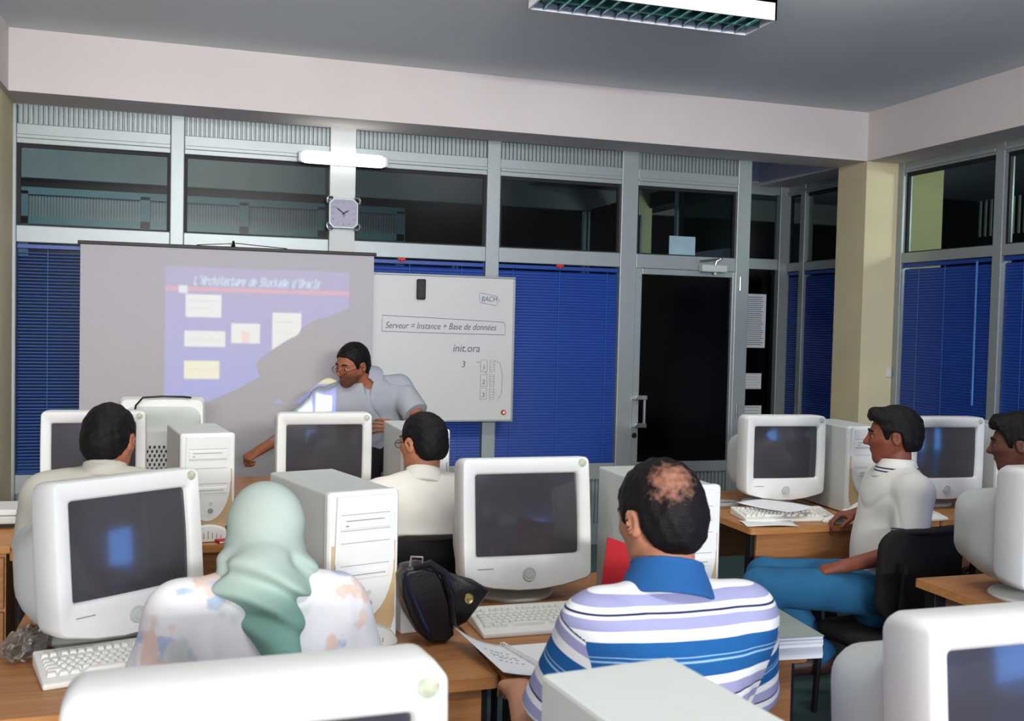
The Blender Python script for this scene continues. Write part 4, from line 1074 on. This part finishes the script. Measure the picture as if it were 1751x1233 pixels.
tag(P7, 'presenter in glasses and a grey short-sleeved shirt, leaning with one arm stretched out', 'person')
hairs(P7, J, HB, HAIR, t=.011, seed=17, curl=.003, f=210, nape=-.08, front=.066, h=.0045)
eyes(P7, J, HB); brows(P7, J, HB, HAIR); glasses(P7, J, HB, mat('dark_frame', (30,26,26)), .004, -.006)
SSH = mat('grey_blue_shirt', (160,164,174), .88, var=.03, bump=.12, bscale=500)
lo, hi = bounds(J, .17, False)
sdf_obj('shirt', shirt_fn(J, J.pelvis+A(0,0,-.06), .78, inf=.022, fold=.008, crease=1.0, seed=71, neckr=.064, open_front=.10, sl_inf=.026), lo, hi, .0055, SSH, P7)
sdf_obj('collar', collar_fn(J, .067, .046, .05, gap=.028), J.neck-.17, J.neck+.17, .0045, SSH, P7)
lo, hi = bounds(J, .16)
sdf_obj('trousers', trousers_fn(J, J.pelvis+A(0,0,.04)), lo, hi, .01, DARKT, P7)
for s in (0,1): shoe(J, s, SHOEB, P7)
wb_ = J.wr[0]*.88+J.el[0]*.12; ax = nrm(J.wr[0]-J.el[0]); B3 = frame(ax, (0,0,1))
w_ = MB().tube([tuple(wb_+(B3[:,0]*cos(t)+B3[:,2]*sin(t))*.0305) for t in np.linspace(0,2*pi,25)], .005, 6).build('wristwatch', M_BLACK, P7, smooth=True)
# ------------------------------------------------------------------ things on and around the desks
# projection screen on its stand
ps = thing('projection_screen', 'white projection screen with the blue slide on it, in front of the blinds', 'projection screen', (.243, 6.62, 0))
MB().box(-.885,.885,-.002,.002,.50,2.03).build('fabric', M_SCREEN, ps)
MB().box(-.90,.90,-.012,.012,2.022,2.044).build('top_bar', mat('dark_brown_bar', (40,30,30), .5, var=0), ps, bevel=.004)
MB().box(-.90,.90,-.03,.035,.43,.50).build('roller_case', M_BLACK, ps, bevel=.01)
MB().tube([(.0,.03,.1),(.0,.03,2.06)], .013, 10).build('mast', M_STEEL, ps, smooth=True)
hk = MB().tube([(0,.03,2.05),(0,.0,2.075),(0,-.012,2.05)], .008, 8); hk.build('hook', M_BLACK, ps, smooth=True)
MB().tube([(-.22,-.004,2.046),(-.02,-.004,2.062),(.02,-.004,2.066),(.33,-.004,2.046)], .003, 6).build('hanger_wire', M_BLACK, ps)
for a in (R(90), R(210), R(330)): MB().tube([(0,.03,.45),(.33*cos(a),.03+.2*sin(a),.012)], .010, 8).build('leg', M_STEEL, ps, smooth=True)
# whiteboard
bd = thing('whiteboard', 'whiteboard with handwriting hung over the blue blinds', 'whiteboard', (1.60, YG-.15, 1.425))
bw, bh = .515, .485
MB().box(-bw, bw, -.008, .01, -bh, bh).build('panel', M_BOARD, bd)
fr = MB(); e = .014
fr.box(-bw-e, bw+e, -.016, .012, bh, bh+e); fr.box(-bw-e, bw+e, -.016, .012, -bh-e, -bh); fr.box(-bw-e, -bw, -.016, .012, -bh, bh); fr.box(bw, bw+e, -.016, .012, -bh, bh)
fr.build('frame', M_ALU, bd, bevel=.004)
for sx in (-.42,.42): MB().box(sx-.01, sx+.01, .01, .14, bh-.06, bh-.03).build('wall_bracket', M_ALU, bd)
bx, bz = 1.60, 1.425
def wr(txt, x, z, s, shear=.25, sx=1.): text_mesh('writing', txt, s, M_INK, bd, (x-bx, -.0085, z-bz), (pi/2, 0, 0), shear, sx=sx, thick=.0003)
def stroke(pts, r=.0017, name='writing', m=M_INK): MB().tube([(x-bx, -.009, z-bz) for x, z in pts], r, 4).build(name, m, bd)
wr('Serveur = Instance + Base de donn\u00e9es', 1.225, 1.555, .062, .3, .80)
stroke([(1.205,1.535),(1.205,1.64),(1.5,1.632),(1.80,1.622),(2.05,1.612),(2.062,1.59),(2.06,1.525),(1.8,1.527),(1.45,1.53),(1.205,1.535)])
wr('init.ora', 1.69, 1.405, .075, .2, .9)
wr('BACH', 1.885, 1.752, .05, .2, .85)
stroke([(1.872,1.80),(1.875,1.745),(1.99,1.725),(2.015,1.76),(1.995,1.79),(1.872,1.81)], .0013)
wr('3', 1.755, 1.30, .06, .1)
for i, (z, c) in enumerate(((1.305,'1'),(1.205,'2'),(1.115,'3'))):
    z0, z1 = z-.035, z+.045
    stroke([(1.892,z0),(1.892,z1),(1.938,z1),(1.938,z0),(1.892,z0)], .0012); stroke([(1.958,z0),(1.958,z1),(1.99,z1),(1.99,z0),(1.958,z0)], .001)
    wr(c, 1.903, z-.02, .045, .1)
    for k in range(4): stroke([(1.962,z-.022+k*.018),(1.986,z-.02+k*.018)], .0009)
stroke([(1.995,1.345),(2.03,1.33),(2.05,1.24),(2.045,1.12),(2.02,1.08)], .0011); stroke([(1.862,1.335),(1.885,1.335)], .0014); stroke([(1.925,1.27),(1.935,1.255)], .002)
mg = thing('board_eraser', 'black eraser stuck near the top of the whiteboard', 'eraser', (1.462, YG-.16, 1.82)); 
MB().box(-.03,.03,-.03,0,-.068,.068).build('body', M_BLACK, mg, bevel=.008); MB().box(-.027,.027,-.002,.001,-.064,.064).build('felt', mat('grey_felt', (70,66,66), .95), mg)
rm = thing('round_magnet', 'small red-rimmed round magnet in the lower corner of the whiteboard', 'magnet', (2.062, YG-.158, .99))
MB().lathe([(.001,-.012),(.014,-.012),(.018,-.006),(.018,0),(.001,0)], 20, (0,0,0), 'y').build('body', M_RED, rm, smooth=True)
MB().lathe([(.001,-.0135),(.009,-.0135),(.009,-.011),(.001,-.011)], 16, (0,0,0), 'y').build('cap', mat('white_dot', (235,225,220), .5, var=0), rm)
# projector on the teacher table
pj = thing('projector', 'small white projector on the teacher table, hidden behind a monitor', 'projector', (.66, 5.30, DZ))
MB().box(-.11,.11,-.16,-.01,.035,.115).build('body', M_PLAST, pj, bevel=.012)
MB().lathe([(.001,-.012),(.028,-.012),(.032,0),(.024,0),(.022,-.006),(.001,-.006)], 20, (0,-.005,.09), 'y').build('lens_barrel', M_BLACK, pj)
for x in (-.09,.09): MB().box(x-.012,x+.012,-.05,-.03,0,.036).build('foot', M_BLACK, pj)
MB().box(-.012,.012,-.15,-.13,0,.036).build('foot', M_BLACK, pj)
# black bag
bg = thing('leather_bag', 'black leather bag leaning between the tower and the white monitor', 'bag', (.622, 2.68, DZ))
def slab(pl, y0, y1, n=5, bulge=.0):
    c = np.mean(np.array(pl), 0); rg = []
    for i in range(n):
        t = i/(n-1); s = 1-.10*abs(2*t-1)**3; rg.append([(c[0]+(x-c[0])*s, y0+(y1-y0)*t, c[1]+(z-c[1])*s) for x, z in pl])
    return rg
B = MB(); B.loft(slab([(.0,.004),(.045,.0),(.07,.02),(.058,.10),(.03,.185),(.012,.212),(-.03,.222),(-.075,.215),(-.088,.19),(-.085,.14),(-.065,.085),(-.035,.035)], -.045, .055, 7))
bo = B.build('body', M_LEATHER, bg, smooth=True, bevel=.004, angle=55)
B = MB(); B.loft(slab([(.055,.03),(.105,.05),(.172,.135),(.12,.168),(.052,.19),(.03,.14)], -.02, .005, 5)); fl = B.build('flap', M_LEATHER, bg, smooth=True, angle=50)
fl2 = MB().lathe([(.001,-.004),(.006,-.004),(.012,-.006),(.015,-.003),(.015,0),(.001,0)], 20, (.107,-.021,.118), 'y').build('clasp', M_BRASS, fl, smooth=True, label='round brass clasp')
MB().tube([(-.062,-.05,.222),(-.06,-.05,.248),(-.03,-.05,.245),(-.028,-.05,.222)], .0035, 6).build('strap_buckle', M_CHROME, bg, smooth=True)
MB().tube([(-.078,-.048,.205),(-.06,-.056,.15),(-.03,-.058,.08),(.0,-.056,.02)], .006, 6).build('zip', mat('dark_zip', (40,42,56), .3, .6, var=.2, vscale=80), bo)
MB().tube([(-.05,-.04,.215),(-.01,-.055,.228),(.03,-.05,.20),(.05,-.05,.14),(.06,-.05,.05)], [.008,.012,.012,.01,.008], 8).build('strap', M_LEATHER, bg, smooth=True)
bx2 = thing('white_box', 'small white carton standing behind the black bag beside the tower', 'carton', (.59, 2.80, DZ), R(8)); MB().box(-.03,.03,-.03,.03,0,.12).build('body', M_PAPER, bx2, bevel=.002); MB().box(-.03,.03,-.031,.031,.119,.121).build('lid', M_PAPER, bx2)
# red folder
rf = thing('red_folder', 'red folder propped between the monitor and the tower, half behind the striped man', 'folder', (1.225, 2.56, DZ), R(2))
rd = mat('red_card', (178,20,26), .6, var=.06)
pl = [(-.165,.0),(.08,.0),(.08,.25),(-.06,.268),(-.133,.294)]
MB().prism(pl, 0, .003).build('front_cover', rd, rf); MB().prism([(x+.004,z-.004) for x,z in pl], .009, .012).build('rear_cover', rd, rf); MB().prism([(x*.95,z*.97+.002) for x,z in pl], .003, .009).build('papers', M_PAPER, rf)
# notebook with curled page
nb = thing('notebook', 'open spiral notebook with a curled page hanging over the desk edge', 'notebook', (.80, 2.475, DZ))
M3 = lambda v: v
def page(u, v):
    x = -.125+.125*u; y = -.145+.25*v; 
    k = max(0, 1-u); z = .008+.05*k*k*(.35+.65*v)+(.012*(1-v))*0
    return (x+.10*(1-v)*.55-.0, y+.06*(1-u)*v, z)
MB().grid(page, 12, 8).build('curled_page', M_PAPER, nb, smooth=True, thick=.0012)
wt = MB()
for i, z_ in enumerate((.62,.5,.44,.32)):
    for k in range(5):
        u0 = .30+k*.11; p = page(u0, z_); q = page(u0+random.uniform(.04,.09), z_+random.uniform(-.015,.015)); wt.tube([(p[0],p[1],p[2]+.0012), (q[0],q[1],q[2]+.0012)], .0014, 4)
wt.build('pencil_writing', mat('grey_pencil', (120,124,126), .9, var=0), nb)
MB().grid(lambda u, v: (.008+.15*u+.055*(1-v), -.145+.25*v, .006), 2, 2).build('page', M_PAPER, nb, thick=.003)
sp = MB()
for i in range(22):
    y = -.135+.235*i/21; x = .055*(1-(y+.145)/.25)+.004
    sp.tube([(x+.008*cos(t), y, .010+.008*sin(t)) for t in np.linspace(0, 2*pi, 11)], .0016, 5)
sp.build('spiral', mat('white_wire', (225,225,222), .4, var=0), nb, smooth=True)
# ream of paper / books at the right end of the desk
pr_ = thing('paper_stack', 'thick stack of printed sheets under a grey cover at the desk end', 'paper stack', (1.50, 2.455, DZ), R(-5))
B = MB(); rg = []
for i in range(12): j = random.uniform(-.003,.003); rg.append([(x+j, y+j, .004+.058*i/11) for x, y in ((-.14,-.15),(.12,-.15),(.12,.11),(-.14,.11))])
B.loft(rg); B.build('sheets', M_PAPER, pr_); MB().box(-.142,.122,-.152,.112,.0625,.0645).build('cover', mat('grey_green_cover', (150,160,152), .7, var=.04), pr_)
# crumpled wrapping
def crump(name, label, cat, loc, rx, ry, rz_, m, n=26, amp=.4, seed=2, part='film'):
    t = thing(name, label, cat, loc); r_ = random.Random(seed); ph = [(r_.uniform(3,9), r_.uniform(3,9), r_.uniform(0,6)) for _ in range(7)]
    def f(u, v):
        a, b_ = 2*pi*u, pi*v; s = 1+amp*sum(sin(p*a+q*b_+w) if int(p)%2 else cos(q*b_*1.3-p*a+w) for p, q, w in ph)/7+amp*.35*r_.uniform(-1,1)
        return (rx*s*cos(a)*sin(b_), ry*s*sin(a)*sin(b_), max(.001, rz_*.55+rz_*s*cos(b_)*.6))
    g = MB().grid(f, n, n//2); g.build(part, m, t); return t
film = bpy.data.materials.new('clear_film'); film.use_nodes = True
_n = film.node_tree.nodes; _l = film.node_tree.links; _n.remove(_n['Principled BSDF'])
_t = _n.new('ShaderNodeBsdfTransparent'); _t.inputs[0].default_value = (.88,.86,.83,1); _g = _n.new('ShaderNodeBsdfGlossy'); _g.inputs['Roughness'].default_value = .12; _m = _n.new('ShaderNodeMixShader'); _m.inputs[0].default_value = .45
_l.new(_t.outputs[0], _m.inputs[1]); _l.new(_g.outputs[0], _m.inputs[2]); _l.new(_m.outputs[0], _n['Material Output'].inputs['Surface'])
crump('plastic_wrap', 'crumpled clear plastic wrap on the desk beside the white keyboard', 'plastic wrap', (-.40, 2.84, DZ), .055, .12, .04, film)
# small things on the back desks
nb2 = thing('red_booklet', 'small red booklet on the desk beside the tower, by the headscarf', 'booklet', (.165, 4.085, DZ), R(20)); MB().box(-.07,.07,-.03,.06,0,.012).build('cover', rd, nb2, bevel=.002); MB().box(-.068,.071,-.031,.058,.003,.009).build('pages', M_PAPER, nb2)
pen = thing('yellow_marker', 'yellow marker pen on the desk next to the red booklet', 'pen', (.245, 4.06, DZ+.012), R(15)); ym = mat('yellow_plastic', (225,190,40), .4, var=0)
MB().lathe([(.001,-.05),(.011,-.05),(.012,.03),(.001,.031)], 12, (0,0,0), 'x').build('barrel', ym, pen, smooth=True); MB().lathe([(.001,.03),(.0125,.03),(.011,.07),(.001,.07)], 12, (0,0,0), 'x').build('cap', ym, pen, smooth=True)
ms = thing('computer_mouse', 'pale mouse under the hand of the man in the white polo', 'mouse', (2.80, 3.945, DZ), R(65))
sdf_obj('shell', lambda P: smax(ell(P, (0,0,.0), (.03,.055,.034)), -P[:,2], .004), (-.05,-.07,-.01), (.05,.07,.05), .004, M_PLAST, ms)
MB().box(-.001,.001,.01,.05,.026,.031).build('button_gap', M_LINE, ms)
def sheet(name, label, loc, w, h, rotz, curl=.01, seed=1):
    t = thing(name, label, 'paper', loc, rotz); r_ = random.Random(seed); a, b_ = r_.uniform(3,6), r_.uniform(2,5)
    MB().grid(lambda u, v: ((u-.5)*w, (v-.5)*h, .002+curl*(.5+.5*sin(a*u+b_*v+seed))), 10, 12).build('sheet', M_PAPER, t, smooth=True, thick=.0008); return t
sheet('paper_sheet', 'loose paper lying across the keyboard below the monitor next to the pillar', (2.60, 4.12, DZ+.052), .21, .28, R(24), .008, 3)
sheet('paper_sheet', 'white sheets at the front corner of the desk with the brown panel', (2.475, 3.97, DZ+.001), .24, .12, R(-12), .006, 5)
cb = thing('coiled_cable', 'coil of grey and black cable at the desk edge left of the monitor foot', 'cable', (2.50, 4.42, DZ)); cb['label'] = 'coil of grey cable on the desk beside the monitor foot next to the pillar'
MB().tube([(.085*cos(t)*(1+.12*sin(3*t)), .06*sin(t)*(1+.1*cos(2*t)), .010+.012*(t/12)) for t in np.linspace(0, 12, 60)], .006, 6).build('loop', mat('grey_cable', (150,156,158), .5, var=0), cb, smooth=True)
MB().tube([(-.12+.03*cos(t*2), -.06+.06*sin(t), .009+.01*(t/9)) for t in np.linspace(0, 9, 40)], .007, 6).build('black_loop', M_BLACK, cb, smooth=True)
# cable over the teacher monitor
tc_ = thing('monitor_cable', 'dark cable arching over the top of the teacher monitor', 'cable', (-.14, 5.4, DZ+.455))
MB().tube([(-.13,-.14,-.125),(-.12,-.05,-.03),(-.09,.02,.004),(0.,.05,.008),(.10,.05,.006),(.14,.02,.004)], .005, 6).build('lead', M_BLACK, tc_, smooth=True)
# low cabinet with a flatbed box at the far left
cbn = thing('drawer_cabinet', 'beech drawer cabinet with a keyhole by the cream column', 'cabinet', (-.90, 4.13, 0))
MB().box(-.24,.25,.02,.55,.06,.705).build('carcass', M_WOOD, cbn); MB().box(-.26,.267,0,.57,.705,.735).build('top', M_WOODE, cbn, bevel=.004)
for z0, z1 in ((.50,.69),(.29,.485),(.08,.275)):
    dw = MB().box(-.235,.245,0,.02,z0,z1).build('drawer', M_WOOD, cbn, bevel=.003)
    MB().lathe([(.001,-.012),(.009,-.012),(.010,0),(.001,0)], 14, (.21,0,(z0+z1)/2), 'y').build('keyhole', M_CHROME, dw)
MB().box(-.22,.23,.05,.53,0,.06).build('plinth', M_BLACK, cbn)
sc_ = thing('flatbed_scanner', 'pale flatbed scanner lying on a dark box on the cabinet by the cream column', 'scanner', (-.86, 4.62, .735), R(-4))
MB().box(-.20,.195,-.12,.03,0,.02).build('base', M_BLACK, sc_); MB().box(-.21,.21,-.16,.055,.02,.052).build('body', M_PLASTS, sc_, bevel=.008); MB().box(-.21,.21,-.155,.055,.054,.078).build('lid', M_PLAST, sc_, bevel=.006)
# small switch on the cream column
sw = thing('wall_switch', 'small white switch plate on the side of the cream column', 'switch', (XG-.035, YB-.006, 1.30)); MB().box(-.022,.022,-.008,.006,-.035,.035).build('plate', M_PLAST, sw, bevel=.003); MB().box(-.01,.01,-.013,-.006,-.014,.014).build('rocker', M_PLAST, sw, bevel=.002)
# ------------------------------------------------------------------ light
def area(name, loc, sx, sy, power, col=(1,1,1), rot=(0,0,0)):
    l = bpy.data.lights.new(name, 'AREA'); l.shape = 'RECTANGLE'; l.size = sx; l.size_y = sy; l.energy = power; l.color = col
    o = bpy.data.objects.new(name, l); COL.objects.link(o); o.location = loc; o.rotation_euler = rot; return o
for n, (x, y, p) in enumerate(((.4,3.7,CEIL_P),(2.5,3.5,CEIL_P*.8),(.9,.6,CEIL_P*1.5))):
    area('ceiling_fill', (x, y, ZC-.16), 1.2, .3, p, (1,.99,.95), (R(38) if n < 2 else 0, 0, R(-28) if n == 1 else 0))  # unseen fill lights added under the ceiling, two tilted at the back wall
rl = area('rear_fill', (.15, YR+.15, 2.55), 3.0, .4, REAR_P, (1,.985,.955), (R(84),0,R(4))); rl.data.spread = R(92)  # unseen fill added behind the camera to light the room frontally
area('hall_light', (-1, 9.3, 4.1), 2, .6, HALL_P, (.95,1,.97), (R(28),0,0))
area('hall_side_light', (6.2, 5.0, 2.6), .8, .3, HALL_P*.35, (1,.98,.9), (R(95),0,R(15)))  # added light, brightens the column and soffit behind the side windows
area('hall_corner_light', (5.6, 8.9, 2.0), .8, .3, HALL_P*.25, (.9,.95,1), (R(150),0,0))
fl = bpy.data.lights.new('camera_flash', 'SPOT'); fl.energy = FLASH_P; fl.spot_size = R(92); fl.spot_blend = .9; fl.shadow_soft_size = .035; fl.color = (1,.965,.94)
fo = bpy.data.objects.new('camera_flash', fl); COL.objects.link(fo); fo.location = (.03,.0,1.70)
fo.rotation_euler = Vector((FLX,6.6,.1)).to_track_quat('-Z','Y').to_euler()
# the projector's beam: an image thrown by the lamp in the projector
GW, GH = 440, 300
img = np.zeros((GH, GW, 4), np.float32); img[...,3] = 1
ux = lambda px: int((px-283)/(600-283)*GW)
def band(px0, py0, px1, py1, c, k=0.035):
    """pixel box measured on the screen, rows follow the screen's own horizontal"""
    x0, x1 = ux(px0), ux(px1); y0, y1 = int((1-(py0-455)/235.)*GH), int((1-(py1-455)/235.)*GH)
    img[max(0,y1):max(0,y0), max(0,x0):x1, :3] = c
yy = np.linspace(0, 1, GH)[:,None,None]
img[...,:3] = np.array([.03,.10,.62])*(1-yy)+np.array([.10,.06,.30])*yy
band(283,489,600,496,(.55,.10,.14))
for bxs in ((317,502,377,541),(316,564,384,592),(316,616,375,647),(394,550,443,585),(465,530,515,613),(529,545,585,600)):
    band(*bxs, (.75,.85,.70))
band(316,616,375,647,(.85,.88,.45)); band(412,563,425,585,(.85,.55,.42)); band(545,625,590,655,(.9,.9,.4))
for bxs in ((322,512,370,514),(322,524,360,526),(325,578,378,580),(322,630,370,632),(472,545,505,547),(478,565,500,567),(478,582,500,584),(472,603,508,605)): band(*bxs, (.5,.62,.6))
band(306,487,320,500,(.6,.8,.8))
FONT = {'L':'1000010000100001000010001111','A':'01110100011000111111100011000110001','r':'00000000001011011001100001000010000','c':'00000000000111010000100001000001110','h':'10000100001011011001100011000110001','i':'00100000000110000100001000010001110','t':'01000010001110001000010000100100110','e':'00000000000111010001111111000001110','u':'00000000001000110001100011001101101','d':'00001000010110110011100011000101111','S':'01111100001000001110000010000111110','o':'00000000000111010001100011000101110','k':'10000100001001010100110001010010010','a':'00000000000111000001011111000101111','g':'00000011111000110001011110000101110','O':'01110100011000110001100011000101110','l':'01100001000010000100001000010001110',"'":'00100001000000000000000000000000000','s':'00000000000111110000011100000111110',' ':'0'*35}
FONT['L'] = '10000100001000010000100001000011111'
txt = "L'Architecture de Stockage d'Oracle"; X0, Y0 = ux(330), int((1-(470-455)/235.)*GH); cw = (ux(547)-X0)/len(txt)
for n, chh in enumerate(txt):
    g = FONT.get(chh, FONT['o'])
    for r_ in range(7):
        for c in range(5):
            if g[r_*5+c] == '1':
                for s in (0, 1, 2):
                    X = X0+n*cw+c*cw/6+(6-r_)*.9; Y = Y0-int(r_*2.9)-s
                    if 0 <= int(X) < GW and 0 <= Y < GH: img[Y, int(X):int(X)+2, :3] = (.45,.85,.85)
def blur(a):
    p = np.pad(a, ((1,1),(1,1),(0,0)), 'edge'); return (p[1:-1,1:-1]*2+p[:-2,1:-1]+p[2:,1:-1]+p[1:-1,:-2]+p[1:-1,2:])/6
img = blur(blur(img)); img[...,3] = 1
im = bpy.data.images.new('projected_slide', GW, GH, float_buffer=True); im.colorspace_settings.name = 'Non-Color'
im.pixels.foreach_set(img.astype(np.float32).ravel()); im.pack()
LP = Vector((.66, 5.318, .82)); TH = 6.618-LP.y
u0, u1, v0, v1 = (-.158-LP.x)/TH, (.97-LP.x)/TH, (1.063-LP.z)/TH, (1.91-LP.z)/TH
pl_ = bpy.data.lights.new('projector_beam', 'SPOT'); pl_.spot_size = R(150); pl_.spot_blend = 0; pl_.shadow_soft_size = .006; pl_.energy = PROJ_P; pl_.use_nodes = True
po = bpy.data.objects.new('projector_beam', pl_); COL.objects.link(po); po.location = LP; po.rotation_euler = (pi/2, 0, 0)
nt = pl_.node_tree; N = nt.nodes; L = nt.links
tc = N.new('ShaderNodeTexCoord'); sx_ = N.new('ShaderNodeSeparateXYZ'); L.new(tc.outputs['Normal'], sx_.inputs[0])
def M_(op, a, b=None, c=None):
    n = N.new('ShaderNodeMath'); n.operation = op
    for i, q in enumerate((a, b, c)):
        if q is None: continue
        if isinstance(q, (int, float)): n.inputs[i].default_value = q
        else: L.new(q, n.inputs[i])
    return n.outputs[0]
nz_ = M_('ABSOLUTE', sx_.outputs['Z'])
U = M_('DIVIDE', M_('SUBTRACT', M_('DIVIDE', M_('MULTIPLY', sx_.outputs['X'], PSX), nz_), u0), u1-u0); V = M_('DIVIDE', M_('SUBTRACT', M_('DIVIDE', M_('MULTIPLY', sx_.outputs['Y'], PSY), nz_), v0), v1-v0)
cb_ = N.new('ShaderNodeCombineXYZ'); L.new(U, cb_.inputs[0]); L.new(V, cb_.inputs[1])
it = N.new('ShaderNodeTexImage'); it.image = im; it.extension = 'CLIP'; it.interpolation = 'Cubic'; L.new(cb_.outputs[0], it.inputs['Vector'])
# undo the fall-off toward the far side of the wide throw (the projector optics do this)
fall = M_('POWER', nz_, -3.0)
em = N['Emission']; L.new(it.outputs['Color'], em.inputs['Color']); L.new(fall, em.inputs['Strength'])
# ------------------------------------------------------------------ world, camera, view
wd = bpy.data.worlds.new('dusk'); S.world = wd; wd.use_nodes = True
wd.node_tree.nodes['Background'].inputs[0].default_value = (.10,.30,.85,1); wd.node_tree.nodes['Background'].inputs[1].default_value = WORLD_S
cam = bpy.data.cameras.new('camera'); co = bpy.data.objects.new('camera', cam); COL.objects.link(co); S.camera = co
cam.sensor_width = 36; cam.lens = 1740/1751*36; cam.clip_start = .05
th, ph, ro = R(17.5), R(2.04), R(1.32)
d = Vector((sin(th)*cos(ph), cos(th)*cos(ph), -sin(ph))); r0 = Vector((cos(th), -sin(th), 0)); u0_ = r0.cross(d)
r1 = r0*cos(ro)+u0_*sin(ro); u1_ = u0_*cos(ro)-r0*sin(ro)
m4 = Matrix((r1, u1_, -d)).transposed().to_4x4(); m4.translation = (0,0,1.6); co.matrix_world = m4
cam.dof.use_dof = True; cam.dof.focus_distance = 4.6; cam.dof.aperture_fstop = 7.5
vs = S.view_settings; vs.view_transform = 'Standard'; vs.look = 'None'; vs.exposure = EXPO; vs.gamma = 1; vs.use_curve_mapping = False
